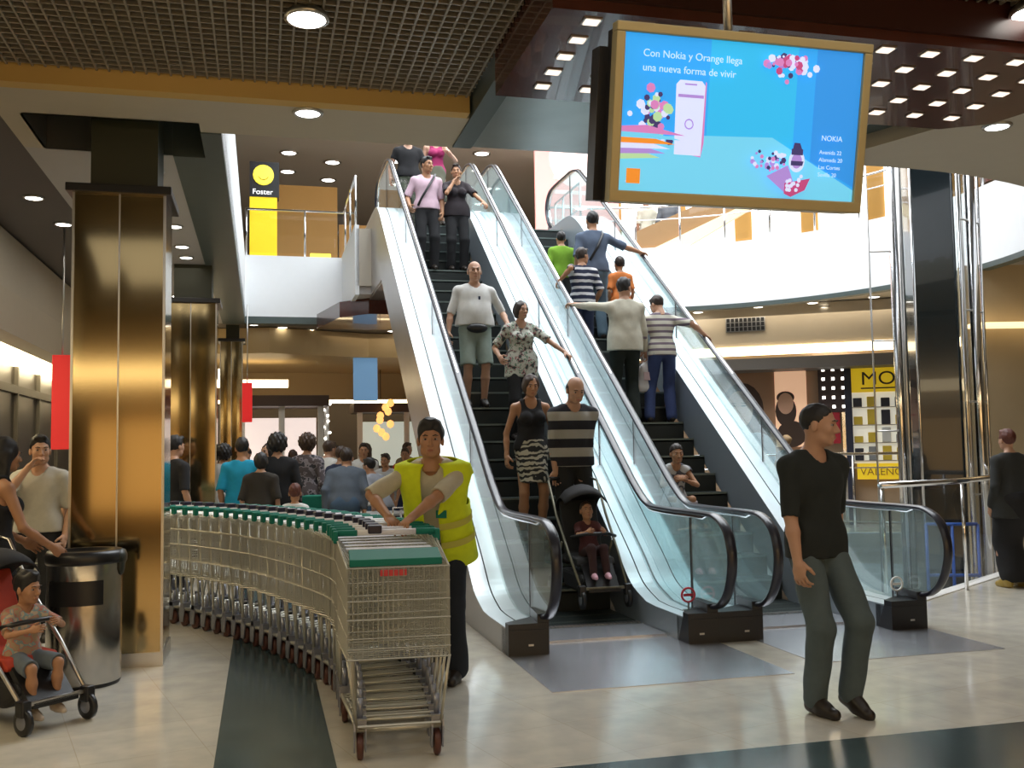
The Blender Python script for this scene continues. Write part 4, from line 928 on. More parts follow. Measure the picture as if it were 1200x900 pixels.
    # ---- trousers, shorts or skirt
    if bottom:
        g = SDF(lo, hi, res)
        hipw = (.128 if fem else .118)*k*f_
        g.cap(B(-.035, 0, .945), B(.035, 0, .945), hipw, None, .04, Tm, .8); g.cap(B(0, 0, .95), B(0, 0, 1.03), hipw*1.02, hipw*.96, .04, Tm, .76)
        if skirt:
            kc = (knR+knL)/2; g.cap(B(0, 0, .93), kc, hipw*1.2, hipw*1.25*flare, .05, None, .9); ac = (aR+aL)/2; g.cap(kc, kc+(ac-kc)*.8, hipw*1.25*flare, hipw*1.35*flare, .03, None, .9)
            zc = pz-(blen*.86)*k if not sit else kc[2]-.1; g.plane((0, 0, zc), (0, 0, -1)); g.folds(.006*k, 30, 1.)
        else:
            for hp, kn, an in ((hpR, knR, aR), (hpL, knL, aL)):
                q = min(1, blen/.5); g.cap(hp, hp+(kn-hp)*q, .095*k*(.7+.3*f_), (.08+(.01 if q < 1 or blen <= .55 else 0))*k, .03)
                if blen > .55: g.cap(kn, kn+(an-kn)*min(1, (blen-.5)/.5), .078*k, .066*k*flare, .02)
                if blen <= .55:
                    c_ = hp+(kn-hp)*q; dd = (kn-hp)/np.linalg.norm(kn-hp); g.cap(c_+dd*.075*k, c_+dd*.14*k, .11*k, .11*k, .006, cut=True)
            g.folds(.004*k, 34, 2.+pos[1])
        g.plane(B(0, 0, 1.05), T @ np.array([0, 0, 1.]))
        v, f = g.mesh(); nm = 'skirt' if skirt else ('shorts' if blen <= .7 else 'trousers'); link(nm, np_mesh(nm, [(v, f, 0)], [bottom]), t)
    if shoe:
        ms = mat('shoe_%d_%d_%d' % tuple(int(c*100) for c in shoe), shoe, .4)
        for an, ff in ((aR, fR), (aL, fL)):
            tip = ff[3] if len(ff) > 3 else 0.
            g = SDF(an-.22*k, an+.26*k, .009); M = rot('X', -tip)
            def Q(x, y, z): return an+M @ (np.array([x, y, z])*k)
            g.cap(Q(0, -.035, -.045), Q(0, .06, -.05), .037*k, .04*k, .02); g.cap(Q(0, .06, -.052), Q(0, .15, -.058), .043*k, .034*k, .02, None, 1.); g.cap(Q(0, -.02, -.02), Q(0, -.01, .0), .042*k, .042*k, .02); g.cap(Q(0, .0, .0), Q(0, .09, -.035), .041*k, .036*k, .02)
            if tip == 0: g.plane((0, 0, an[2]-.084*k), (0, 0, -1))
            v, f = g.mesh(); link('shoe', np_mesh('shoe', [(v, f, 0)], [ms]), t)
    t['_'] = 0; del t['_']
    INFO[t.name] = dict(wR=wR, wL=wL, pos=pos, face=face, B=B, eR=eR, shR=shR, hp=hpR, t=t)
    return t
INFO = {}
def worldp(t, p): i = INFO[t.name]; v = Matrix.Rotation(math.radians(i['face']), 3, 'Z') @ Vector([float(c) for c in p]); return v+Vector(i['pos'])
def stepk(s): return max(0, min(26, round((s-1.5)/.2778)))
def on_esc(s, w):
    k = stepk(s); ss = s_of(k) if k > 0 else s; v = W(w, ss, zs(k)+.02); return (v.x, v.y, v.z)
def part(t, name, g, m): return g.obj(name, m, t)
DN = 194.23; UPF = 14.23

# ================================================================== SHOPPING CARTS
M_wire = mat('cart_wire', (.56, .54, .46), .38, .6); M_cgreen = mat('cart_green_plastic', (.012, .17, .12), .6, spec=.2); M_cwhite = mat('cart_handle_white', (.75, .73, .75), .35)
M_cw = mat('cart_wheel_rubber', (.1, .035, .025), .5); M_cgrey = mat('caster_grey', (.3, .31, .36), .35, .6)
def make_cart():
    t = thing('shopping_cart', 'wire shopping cart at the head of the row, green bar across its basket', 'shopping cart')
    Y0, Y1 = -.42, .46     # handle end, nose
    def xs(y): return .285-.035*(y-Y0)/(Y1-Y0)
    def zt(y): return 1.0-.06*(y-Y0)/(Y1-Y0)
    def zb(y): return .44+.06*(y-Y0)/(Y1-Y0)
    g = MB(); r = .0022
    for i in range(21):       # nose panel
        x = -xs(Y1)+2*xs(Y1)*i/20; g.bar((x, Y1, zb(Y1)), (x, Y1+.012, zt(Y1)), r)
    for z in (.5, .55, .6, .69, .78, .87, .94): g.bar((-xs(Y1)-.004, Y1+.006, z), (xs(Y1)+.004, Y1+.006, z), .0045 if z in (.5, .69, .78, .94) else .003)
    for i in range(22):       # side walls
        y = Y0+(Y1-Y0)*i/21
        for s_ in (-1, 1): g.bar((s_*xs(y), y, zb(y)), (s_*xs(y), y, zt(y)), r)
    for q in (0, .25, .5, .75, 1):
        for s_ in (-1, 1): g.bar((s_*xs(Y0), Y0, zb(Y0)+(zt(Y0)-zb(Y0))*q), (s_*xs(Y1), Y1, zb(Y1)+(zt(Y1)-zb(Y1))*q), .005 if q in (0, 1) else .003)
    for i in range(12): y = Y0+.06+(Y1-Y0-.06)*i/11; g.bar((-xs(y), y, zb(y)), (xs(y), y, zb(y)), r)
    g.obj('basket', M_wire, t)
    g = MB()                  # hinged rear gate, swung up by the cart behind
    for i in range(14): x = -.25+.5*i/13; g.bar((x, Y0+.02, .97), (x, Y0+.3, .93), r)
    for q in (0, .5, 1): g.bar((-.26, Y0+.02+.28*q, .97-.04*q), (.26, Y0+.02+.28*q, .97-.04*q), .0035)
    g.obj('rear_gate', M_wire, t)
    g = MB()
    for s_ in (-1, 1):
        g.tube([(s_*.275, Y0-.03, 1.0), (s_*.275, Y0+.04, .44), (s_*.27, Y0+.06, .16)], .011, 6); g.tube([(s_*.27, Y0+.06, .16), (s_*.2, Y1-.06, .15)], .012, 6)
        g.tube([(s_*xs(Y1), Y1-.02, .5), (s_*.205, Y1-.05, .16)], .008, 6)
    for i in range(7): y = Y0+.1+i*.125; x = .27-.07*(y-Y0)/(Y1-Y0); g.bar((-x, y, .16+.012), (x, y, .16+.012), .007 if i in (0, 6) else .004)
    g.tube([(-.2, Y1-.06, .15), (.2, Y1-.06, .15)], .012, 6); g.tube([(-.2, Y1-.05, .2), (.2, Y1-.05, .2)], .006, 6)
    g.obj('frame', M_wire, t)
    g = MB(); g.tube([(-.17, Y0-.06, 1.04), (.17, Y0-.06, 1.04)], .019, 10); g.obj('handle', M_cwhite, t)
    g = MB(); 
    for s_ in (-1,): g.box(s_*.295-.014, s_*.295+.014, Y0-.085, Y0-.02, .985, 1.055)
    g.tube([(-.29, Y0-.06, 1.04), (-.17, Y0-.06, 1.04)], .02, 8); bevel(g.obj('handle_bracket', M_cgreen, t), .006)
    g = MB(); g.box(.281, .309, Y0-.085, Y0-.02, .985, 1.055); g.tube([(.17, Y0-.06, 1.04), (.29, Y0-.06, 1.04)], .02, 8); bevel(g.obj('handle_bracket', M_cgreen, t), .006)
    g = MB(); g.box(.03, .11, Y0-.1, Y0-.02, 1.035, 1.085); bevel(g.obj('coin_lock', mat('coin_lock_black', (.015, .012, .03), .35), t), .008)
    g = MB(); g.box(-.24, .24, Y0+.06, Y0+.17, .955, .968); g.obj('child_seat_flap', M_cwhite, t)
    for x, y in ((.25, Y0+.08), (-.25, Y0+.08), (.19, Y1-.08), (-.19, Y1-.08)):
        g = MB()
        for sx in (-1, 1): g.prism([(y-.05, .04), (y+.015, .04), (y+.045, .15), (y+.03, .2), (y-.03, .2), (y-.055, .12)], x+sx*.027-.004, x+sx*.027+.004, 'x')
        g.box(x-.031, x+.031, y-.03, y+.035, .165, .205); g.lathe([(.016, .2), (.014, .3)], 10, 0, (x, y, 0))
        c = g.obj('caster_fork', M_cgrey, t); g = MB(); g.wheel((x, y-.012, .065), .065, .032); g.obj('wheel', M_cw, c)
    return t
cart0 = make_cart()
CP = [(-.66, 5.38), (-.84, 6.2), (-1.2, 7.0), (-1.68, 7.8), (-2.25, 8.55), (-2.95, 9.25), (-3.75, 9.85), (-4.6, 10.3)]
cp = smooth(CP, 24); cum = [0]
for a, b in zip(cp, cp[1:]): cum.append(cum[-1]+math.hypot(b[0]-a[0], b[1]-a[1]))
def along(d):
    for i in range(len(cum)-1):
        if cum[i+1] >= d: f = (d-cum[i])/(cum[i+1]-cum[i]); a, b = cp[i], cp[i+1]; break
    j0, j1 = max(0, i-14), min(len(cp)-1, i+14)
    return a[0]+(b[0]-a[0])*f, a[1]+(b[1]-a[1])*f, math.atan2(-(cp[j0][0]-cp[j1][0]), cp[j0][1]-cp[j1][1])
n = 0; d = 0.
while d < cum[-1]-.1:
    x, y, a = along(d); c = cart0 if n == 0 else copy_tree(cart0)
    c.location = (x, y, 0); c.rotation_euler = (0, 0, a)
    if n: c['label'] = 'wire shopping cart nested behind the head cart in the long curved row'; c['group'] = 'nested carts of the curved row'
    n += 1; d += .2
g = MB(); g.prism([(.1, 1.0), (.3, .965), (.305, .93), (.295, .93), (.29, .955), (.1, .99)], -.235, .235, 'x'); o = g.obj('green_panel', M_cgreen, cart0); bevel(o, .004)
g = MB(); g.box(-.04, .09, .463, .468, .9, .93); g.obj('red_tag', mat('tag_red', (.6, .04, .05), .4), cart0)
g = MB(); g.lathe([(.05, 0), (.055, .01), (.05, .02)], 16); 

# ================================================================== STROLLERS
def stroller(label, pos, face, seat, frame_m, hood=True):
    t = thing('stroller', label, 'stroller', pos, math.radians(face))
    for s_ in (-1, 1):
        g = MB(); g.tube([(s_*.2, .4, .14), (s_*.22, .12, .42), (s_*.23, -.2, .72), (s_*.23, -.42, 1.0), (s_*.2, -.5, 1.02)], .012, 8); g.obj('side_tube', frame_m, t)
        g = MB(); g.tube([(s_*.24, -.36, .1), (s_*.23, -.05, .5)], .011, 8); g.obj('rear_strut', frame_m, t)
        g = MB(); g.tube([(s_*.2, -.5, 1.02), (s_*.08, -.53, 1.02)], .018, 10); g.obj('handgrip', M_black, t)
        for y, r in ((.4, .075), (-.36, .095)):
            g = MB(); g.wheel((s_*.2+(s_*.04 if y < 0 else 0), y, r), r, .035); w = g.obj('wheel', M_black, t)
            g = MB(); g.wheel((s_*.2+(s_*.04 if y < 0 else 0), y, r), r*.6, .04); g.obj('wheel_hub', M_cgrey, w)
        g = MB(); g.box(s_*.2-.03, s_*.2+.03, .36, .43, .1, .19); bevel(g.obj('wheel_fork', M_black, t), .01)
    g = MB(); g.prism([(-.3, .84), (-.12, .4), (.16, .38), (.2, .33), (.18, .31), (-.15, .33), (-.34, .82)], -.17, .17, 'x'); bevel(g.obj('seat', seat, t), .015)
    g = MB(); g.prism([(.17, .36), (.36, .16), (.4, .16), (.4, .13), (.33, .13), (.15, .33)], -.14, .14, 'x'); g.obj('footrest', M_black, t)
    g = MB(); g.prism([(-.34, .26), (.26, .26), (.3, .2), (.14, .1), (-.24, .1)], -.16, .16, 'x'); bevel(g.obj('shopping_basket', mat('basket_black', (.02, .02, .022), .7), t), .03)
    g = MB(); g.tube([(-.2, .12, .55), (-.1, .22, .58), (.1, .22, .58), (.2, .12, .55)], .014, 8); g.obj('bumper_bar', M_black, t)
    g = MB(); g.box(-.22, .22, -.37, -.35, .1, .12); g.obj('cross_bar', frame_m, t)
    g = MB(); g.box(-.18, .18, .38, .4, .15, .17); g.obj('cross_bar', frame_m, t)
    if hood:
        g = MB(); n = 8; vs = []
        for i in range(n+1):
            a = math.radians(160-110*i/n)
            for j in range(7): x = -.2+.4*j/6; rr = .32*math.sqrt(max(.2, 1-(x/.26)**2)); vs.append((x, -.18+rr*math.cos(a), .66+rr*math.sin(a)))
        g.add(vs, [(i*7+j, i*7+j+1, (i+1)*7+j+1, (i+1)*7+j) for i in range(n) for j in range(6)], 0, True)
        o = g.obj('hood', mat('hood_cloth', (.015, .015, .018), .8), t); m_ = o.modifiers.new('thick', 'SOLIDIFY'); m_.thickness = .008
    return t

# ================================================================== PEOPLE
RX = {1: .28, 2: 1.64, 3: 2.02, 4: 3.5}
def rail_hand(r, s, dz=.045): v = W(RX[r], s, zrail(s)+dz); return ('w', v.x, v.y, v.z)
def strap(t, ptsB, r, m, name='shoulder_strap'):
    B = INFO[t.name]['B']; g = MB(); g.tube([tuple(B(*p)) for p in ptsB], r, 6, flat=.4); return g.obj(name, m, t)
blk = cloth('black', (.012, .012, .014)); jean = cloth('jeans', (.05, .09, .15)); jeang = cloth('grey_jeans', (.085, .115, .125))
wht = cloth('white', (.66, .66, .64)); cream = cloth('cream_knit', (.6, .57, .47)); navy = cloth('navy', (.02, .03, .07))
# --- foreground walker
person('man in black t-shirt and grey jeans walking past on the right', (1.72, 5.7, 0), 206, 1.755, 'm', 1.02, cloth('black_tee', (.016, .02, .019)), .62, .83, jeang, 1., False, 1.0, 'crop', 'black', 'mid', lean=1, yaw=34, pitch=3,
       hR=(.25, .13, .80), hL=(-.27, -.12, .84), fR=(.05, .02), fL=(-.12, .12, .03, .25), res=.009, curl=.5, kL=(-.1, 1, 0), shoe=(.02, .014, .01))
# --- attendant
person('young man in yellow high-visibility vest leaning to push the cart row', (-.5, 6.72, 0), 170, 1.76, 'm', 1.02, cloth('cream_shirt', (.5, .45, .33)), .6, .9, cloth('navy_black', (.012, .016, .024)), 1., False, 1.2, 'thick', 'black', 'tan', lean=21, yaw=14, pitch=-6, bend=0,
       hR=('w', -.80, 6.28, 1.11), hL=('w', -.635, 6.12, 1.1), elL=(-1, .3, .15), elR=(.8, -.3, .1), palmR=(0, 0, -1), palmL=(0, 0, -1), fR=(.1, -.3, .05, .4), fL=(-.12, .1), res=.009, curl=.55)
vt = INFO['person.001' if 'person.001' in INFO else 'person']['t']
def vest(t, k, m1, m2):
    i = INFO[t.name]; B = i['B']
    def ringp(z, rx, ry, yo=0, a0=0, a1=360, n=28): return [B(rx*math.cos(math.radians(a0+(a1-a0)*j/n)), yo+ry*math.sin(math.radians(a0+(a1-a0)*j/n)), z) for j in range(n+1)]
    rows = [(.78, .245, .195), (.92, .235, .185), (1.05, .225, .178), (1.18, .225, .175), (1.3, .24, .165), (1.385, .27, .125), (1.45, .255, .09), (1.482, .17, .075)]
    g = MB(); vs = []; n = 40; a0, a1 = 90+13, 90+347
    for z, rx, ry in rows:
        vs += [tuple(p) for p in ringp(z, rx, ry, .0, a0-(0 if z < 1.3 else -8), a1, n)]
    fs = []
    for r_ in range(len(rows)-1):
        for j in range(n):
            ang = (a0+(a1-a0)*j/n) % 360
            side = min(abs(ang-0), abs(ang-360)) < 34 or abs(ang-180) < 34
            if 2 < r_ < 5 and side and min(abs(ang), abs(ang-360), abs(ang-180)) < 26: continue
            fs.append((r_*(n+1)+j, r_*(n+1)+j+1, (r_+1)*(n+1)+j+1, (r_+1)*(n+1)+j))
    g.add(vs, fs, 0, True); o = g.obj('safety_vest', m1, t); m_ = o.modifiers.new('thick', 'SOLIDIFY'); m_.thickness = .006
    for z in (.93, 1.06):
        g = MB(); f_ = 1.02; rr = []
        for dz in (0, .045): rr += [tuple(p) for p in ringp(z+dz, (.235 if z < 1 else .226)*f_, (.186 if z < 1 else .179)*f_, 0, a0, a1, n)]
        g.add(rr, [(j, j+1, j+n+2, j+n+1) for j in range(n)], 0, True); g.obj('reflective_band', m2, t)
vest(vt, 1, cloth('hi_vis_yellow', (.62, .72, .01)), mat('vest_band', (.5, .46, .05), .5))
g = MB(); B = INFO[vt.name]['B']; p = B(-.07, .165, 1.17); g.box(p[0]-.035, p[0]+.035, p[1]-.004, p[1]+.004, p[2]-.025, p[2]+.025); g.obj('badge', M_cgreen, vt)
def HB(dx): v = W(1.14+dx, 2.0, 1.27); return ('w', v.x, v.y, v.z)
# --- descending
pk = person('man in pale pink shirt with dark cross-body strap riding down', on_esc(7.2, .66), DN, 1.74, 'm', 1.05, cloth('pink_shirt', (.66, .47, .56)), .55, .9, blk, 1., False, 1.1, 'short', 'black', 'tan', yaw=32, hR=(.28, .14, .95), res=.014)
strap(pk, [(-.13, .02, 1.49), (-.1, .1, 1.42), (-.0, .148, 1.25), (.1, .15, 1.08), (.15, .11, .97)], .02, M_black)
dw = person('woman in dark short-sleeved shirt and trousers with hand raised to chin', on_esc(7.2, 1.12), DN, 1.66, 'f', 1.15, cloth('dark_shirt', (.022, .016, .02)), .5, .84, blk, 1., False, 1.1, 'short', 'dbrown', 'tan', yaw=-12, hR=(.07, .17, 1.42), hL=rail_hand(2, 6.6), palmL=(0, 0, -1), elR=(.6, .3, -1), res=.014)
person('person in black top and camouflage trousers at the escalator head', on_esc(8.55, .55), DN, 1.72, 'm', 1.1, blk, .3, .9, patches('camo', [(.05, .06, .04), (.12, .13, .1), (.03, .03, .03), (.2, .2, .17)], 12), 1., False, 1.2, 'short', 'brown', 'light', hR=(.3, .05, .9), hL=(-.28, .2, .95), res=.018)
person('woman in magenta vest with black handbag at the escalator head', on_esc(8.75, 1.05), DN, 1.68, 'f', 1., cloth('magenta', (.3, .02, .1)), 0, .86, cloth('olive_skirt', (.1, .1, .07)), .6, True, 1., 'bob', 'brown', 'light', hL=(-.22, .1, 1.3), tank=True, res=.018)
wt = person('balding man in loose white t-shirt and pale shorts with black waist bag', on_esc(4.24, .72), DN, 1.77, 'm', 1.32, wht, .62, .93, cloth('pale_green_shorts', (.25, .3, .26)), .52, False, 1., 'bald', 'grey', 'mid', yaw=-3, hR=(.33, .06, .88), hL=(-.36, .16, .98), res=.012)
B = INFO[wt.name]['B']; g = MB(); g.ell(tuple(B(0, .14, .93)), (.13, .05, .06), 16); g.obj('waist_bag', M_black, wt)
g = MB(); q = B(-.02, .185, 1.28); g.box(q[0]-.012, q[0]+.012, q[1]-.003, q[1]+.003, q[2]-.02, q[2]+.02); g.obj('shirt_emblem', navy, wt)
person('woman in white green and pink floral top reaching out for the handrail', on_esc(3.72, 1.14), DN, 1.62, 'f', 1.12, patches('floral', [(.55, .56, .5), (.6, .6, .55), (.13, .24, .16), (.58, .56, .5), (.35, .13, .15), (.05, .08, .07)], 22), .5, .74, blk, 1., False, 1., 'bob', 'dbrown', 'mid', yaw=18, hL=rail_hand(2, 3.4), palmL=(0, 0, -1), hR=(.3, .12, 1.02), res=.012)
person('woman in black tank top and zebra-striped skirt holding paper', on_esc(2.33, .86), DN, 1.66, 'f', 1.08, blk, 0, .9, stripes('zebra', (.45, .42, .33), (.02, .02, .02), .055, .52, 0, .16), .38, True, .95, 'bob', 'brown', 'tan', pitch=8, tank=True, hR=(.27, .02, .88), hL=(-.26, .12, .9), res=.011)
person('balding man in black and grey striped polo pushing the black stroller', on_esc(2.06, 1.2), DN, 1.82, 'm', 1.1, stripes('grey_black_stripes', (.36, .34, .3), (.016, .016, .022), .175, .5, .18), .8, .86, cloth('black_trousers', (.014, .014, .014)), 1., False, 1.2, 'bald', 'dbrown', 'mid', pitch=14, yaw=4, lean=7, hR=HB(-.13), hL=HB(.13), palmR=(0, .3, -1), palmL=(0, .3, -1), elR=(1, -.6, 0), elL=(-1, -.6, 0), res=.011)
sp = on_esc(1.3, 1.1)
sv = W(1.14, 1.42, .05); bs = stroller('black stroller with child at the foot of the left escalator', (sv.x, sv.y, .13), DN, mat('stroller_black_seat', (.02, .02, .02), .8), mat('frame_olive', (.2, .19, .14), .4, .6))
bs.scale = (1.05, 1.05, 1.08); ch = W(1.14, 1.4, .05); person('small child in dark clothes and pink shoes sitting in black stroller', (ch.x, ch.y, .17), DN, .92, 'c', 1., cloth('dark_red', (.08, .02, .02)), .5, .85, cloth('dark_kids', (.05, .02, .02)), 1., False, 1., 'crop', 'brown', 'tan', lean=-14, pel=.4, fR=(.12, .55, .38), fL=(-.12, .55, .38), kR=(0, .3, 1), kL=(0, .3, 1), hR=(.16, .35, 1.15), hL=(-.16, .35, 1.15), shoe=(.75, .4, .5), res=.009)
# --- ascending
person('boy in bright green t-shirt riding up near the top', on_esc(5.9, 2.34), UPF, 1.36, 'm', 1.1, cloth('lime_green', (.2, .4, .03)), .6, .85, cloth('dark_grey', (.05, .05, .05)), .6, False, 1., 'short', 'black', 'tan', res=.016)
bg = person('man in blue-grey shirt with black strap stretching arm to the handrail', on_esc(5.62, 2.72), UPF, 1.8, 'm', 1.12, cloth('blue_grey_shirt', (.09, .12, .18)), .6, .88, cloth('faded_jeans', (.1, .16, .21)), 1., False, 1.1, 'short', 'black', 'tan', hR=rail_hand(4, 5.75), palmR=(0, 0, -1), elR=(.6, 0, -1), res=.014)
strap(bg, [(.12, .0, 1.49), (.1, -.1, 1.42), (.02, -.14, 1.25), (-.1, -.13, 1.05)], .018, M_black)
person('youngster in navy and white striped top with head turned right', on_esc(5.06, 2.36), UPF, 1.56, 'm', 1., stripes('navy_white_stripes', (.6, .6, .62), (.015, .02, .05), .085, .42, .1, .03), .6, .85, navy, 1., False, 1., 'short', 'dbrown', 'tan', yaw=-62, hL=rail_hand(3, 5.0), hR=(.25, .15, .95), res=.014)
person('small child in orange top and dark blue trousers beyond the striped youngster', on_esc(5.3, 3.0), UPF, 1.3, 'c', 1., cloth('orange', (.65, .2, .05)), .5, .85, navy, 1., False, 1., 'short', 'dbrown', 'tan', res=.016)
cm = person('man in cream jumper with left hand on the handrail riding up', on_esc(4.02, 2.52), UPF, 1.77, 'm', 1.22, cream, .98, .82, cloth('black_green', (.014, .02, .016)), 1., False, 1.15, 'short', 'black', 'mid', yaw=-48, hL=rail_hand(3, 4.45), palmL=(0, 0, -1), elL=(-1, 0, -.4), hR=(.3, .1, .78), res=.011)
v = worldp(cm, INFO[cm.name]['wR']); 
def shopping_bag(label, v, h=.36, face=UPF):
    t = thing('shopping_bag', label, 'bag', (v.x, v.y, v.z-h-.14), math.radians(face))
    g = SDF((-.2, -.12, -.03), (.2, .12, .5), .01); g.cap((-.06, 0, .06), (.06, 0, .06), .07, .07, .04, None, .7); g.cap((0, 0, .08), (0, 0, h*.7), .105, .09, .05, None, .6); g.cap((0, 0, h*.7), (0, 0, h+.03), .09, .02, .03, None, .6); g.folds(.006, 45); g.plane((0, 0, .0), (0, 0, -1))
    a, b = g.mesh(); link('bag', np_mesh('bag', [(a, b, 0)], [mat('white_plastic_bag', (.6, .58, .58), .4, noise=.1)]), t)
    g = MB(); g.tube([(0, 0, h+.0), (-.03, 0, h+.08), (0, 0, h+.13), (.03, 0, h+.08), (0, 0, h)], .007, 6); g.obj('handles', mat('white_plastic_bag'), t)
    g = MB(); g.box(-.05, .05, -.078, -.07, .14, .24); g.obj('faint_print', mat('bag_print', (.55, .4, .42), .5), t)
shopping_bag('white plastic carrier bag hanging from the hand of the cream-jumper man', v)
person('teenager in striped t-shirt and blue jeans climbing with head bowed', on_esc(3.98, 3.0), UPF-8, 1.6, 'm', .95, stripes('pale_grey_stripes', (.6, .58, .5), (.17, .13, .17), .075, .6, .0), .6, .84, cloth('blue_jeans', (.035, .055, .15)), 1., False, 1.1, 'short', 'dbrown', 'mid', lean=8, yaw=30, pitch=18, hR=rail_hand(4, 3.85), palmR=(0, 0, -1), hL=(-.22, .2, .95), fR=(.1, .0), fL=(-.2, .0), res=.012)
gs = stepk(2.6); v = W(2.5, s_of(gs), zs(gs)-.2)
person('girl in white and dark vest sitting on the right escalator, hands clasped', (v.x, v.y, v.z), DN-6, 1.3, 'c', 1., patches('girl_top', [(.5, .5, .5), (.1, .1, .12), (.5, .48, .46)], 9), .1, .86, cloth('grey_leggings', (.3, .26, .27)), 1., False, 1., 'bun', 'dbrown', 'tan', lean=14, pel=.34, fR=(.12, .42, .0), fL=(-.1, .42, .0), kR=(.1, .3, 1), kL=(-.1, .3, 1), hR=(.04, .36, .78), hL=(-.04, .36, .78), elR=(1, 0, -.6), elL=(-1, 0, -.6), shoe=(.2, .1, .15), res=.011)
# --- right-hand side
person('woman seen from behind in black jacket and long black skirt', (5.22, 10.45, 0), 12, 1.66, 'f', 1.3, cloth('charcoal_jacket', (.028, .03, .03)), .95, .72, blk, 1.0, True, .74, 'short', 'red', 'mid', shoe=(.35, .24, .05), res=.013, bend=0)
person('dark-dressed figure looking in at the gallery shop windows', (4.75, 17.2, 0), 20, 1.72, 'f', 1., blk, .95, .8, blk, 1., False, 1., 'bun', 'blond', 'light', res=.02)
# --- left-hand side
person('man in white short-sleeved shirt with hand at his mouth beside left column', (-3.98, 8.35, 0), 188, 1.7, 'm', 1.05, cloth('off_white_shirt', (.5, .48, .42)), .55, .88, blk, 1., False, 1.1, 'short', 'black', 'mid', yaw=25, hR=(.04, .19, 1.47), elR=(.7, .3, -1), res=.013)
person('dark-haired face just behind the man with hand at mouth', (-4.05, 9.4, 0), 185, 1.64, 'f', 1., blk, .5, .85, blk, 1., False, 1., 'long', 'black', 'tan', res=.02)
person('woman with long black hair and bare shoulders pushing the red stroller', (-3.36, 6.42, 0), 318, 1.66, 'f', 1.12, blk, 0, .86, blk, 1., False, 1., 'long', 'black', 'tan', lean=4, tank=True, hR=(.24, .3, .98), hL=(-.24, .3, 1.0), res=.012)
stroller('red-seated stroller with toddler at the left edge', (-2.93, 5.86, 0), 240, mat('stroller_red_seat', (.42, .04, .015), .8), M_steel, True)
person('toddler in checked shirt and grey shorts sitting in red stroller', (-2.86, 5.82, 0.0), 236, .95, 'c', 1.05, patches('kids_check', [(.4, .3, .2), (.5, .2, .15), (.25, .35, .35), (.55, .42, .3)], 26, (1, 1, 1)), .5, .86, cloth('kids_grey', (.13, .16, .19)), .52, False, 1., 'thick', 'black', 'tan', lean=3, pel=.36, fR=(.13, .46, .1), fL=(-.13, .44, .12), kR=(.1, .4, 1), kL=(-.1, .4, 1), hR=(.16, .42, 1.0), hL=(-.16, .4, 1.05), shoe=(.55, .45, .35), res=.009, yaw=15)
# --- food-court crowd
crowd = [
 ('person in bright turquoise t-shirt seen from behind', -3.28, 12.0, 10, 1.72, 'm', 1.1, cloth('turquoise', (.01, .3, .5)), .6, blk, 'short', 'black', 0),
 ('curly dark-haired person in white top beside turquoise shirt', -3.85, 13.2, 20, 1.66, 'f', 1., wht, .5, navy, 'curly', 'black', 0),
 ('person in black standing before the second bronze column', -3.95, 11.55, -30, 1.75, 'm', 1., blk, .6, blk, 'short', 'black', 0),
 ('person in pale blue top half hidden behind nearest column', -4.95, 14.0, 10, 1.6, 'f', 1., cloth('pale_blue', (.3, .4, .5)), .6, jean, 'short', 'black', 0),
 ('dark-haired woman with white collar behind the turquoise shirt', -3.35, 13.6, 150, 1.68, 'f', 1., wht, .5, blk, 'bob', 'black', 0),
 ('tall person in black jacket left of the grey backpack wearer', -2.92, 12.3, 15, 1.76, 'm', 1.12, blk, .95, blk, 'curly', 'black', 0),
 ('person with curly hair and grey patterned top facing the kiosk', -2.7, 13.0, -10, 1.78, 'f', 1.05, patches('grey_print', [(.12, .1, .11), (.3, .27, .3), (.05, .05, .06)], 16), .95, blk, 'curly', 'brown', 0),
 ('woman in plaid skirt and dark top before the kiosk', -2.95, 11.6, 0, 1.55, 'f', 1.2, cloth('dark_brown', (.03, .025, .02)), .6, patches('plaid', [(.14, .14, .11), (.3, .3, .25), (.08, .08, .06)], 30), 'bob', 'black', 0),
 ('man in white shirt leaning towards the food-court tables', -2.9, 15.0, -20, 1.74, 'm', 1., wht, .9, navy, 'short', 'brown', 18),
 ('person in navy top next to the leaning white shirt', -2.5, 14.0, -30, 1.62, 'm', 1.1, navy, .6, blk, 'short', 'brown', 10),
 ('person in grey-blue shirt and jeans bending forward over a table', -2.02, 11.9, 6, 1.68, 'm', 1.25, cloth('slate_shirt', (.08, .1, .13)), .95, jean, 'short', 'dbrown', 34),
 ('diner in white t-shirt among the far tables', -2.5, 16.6, 190, 1.68, 'm', 1.2, wht, .6, jean, 'short', 'dbrown', 0),
 ('diner in pale grey t-shirt right of the white one', -2.0, 15.6, 160, 1.5, 'm', 1.2, cloth('pale_grey', (.45, .46, .47)), .6, jean, 'short', 'dbrown', 0),
 ('diner in red top closest to the escalator truss', -1.85, 17.0, 180, 1.6, 'f', 1.1, cloth('red_top', (.45, .03, .02)), .5, navy, 'short', 'brown', 0),
 ('child with dark red hair and white collar behind the cart row', -2.42, 11.0, 10, 1.15, 'c', 1.1, wht, .5, navy, 'short', 'red', 0),
 ('dark-haired person leaning low near the metal chairs', -1.72, 13.2, 60, 1.5, 'm', 1., cloth('white_blue', (.4, .42, .48)), .6, jean, 'short', 'black', 25),
 ('person in dark cardigan at the far kiosk counter', -2.6, 17.6, 30, 1.7, 'f', 1., cloth('dark_cardigan', (.04, .03, .04)), .95, blk, 'long', 'brown', 0),
 ('person in beige jacket at the far kiosk counter', -3.1, 16.8, -30, 1.72, 'm', 1., cloth('beige_jacket', (.3, .25, .17)), .95, blk, 'short', 'brown', 0),
]
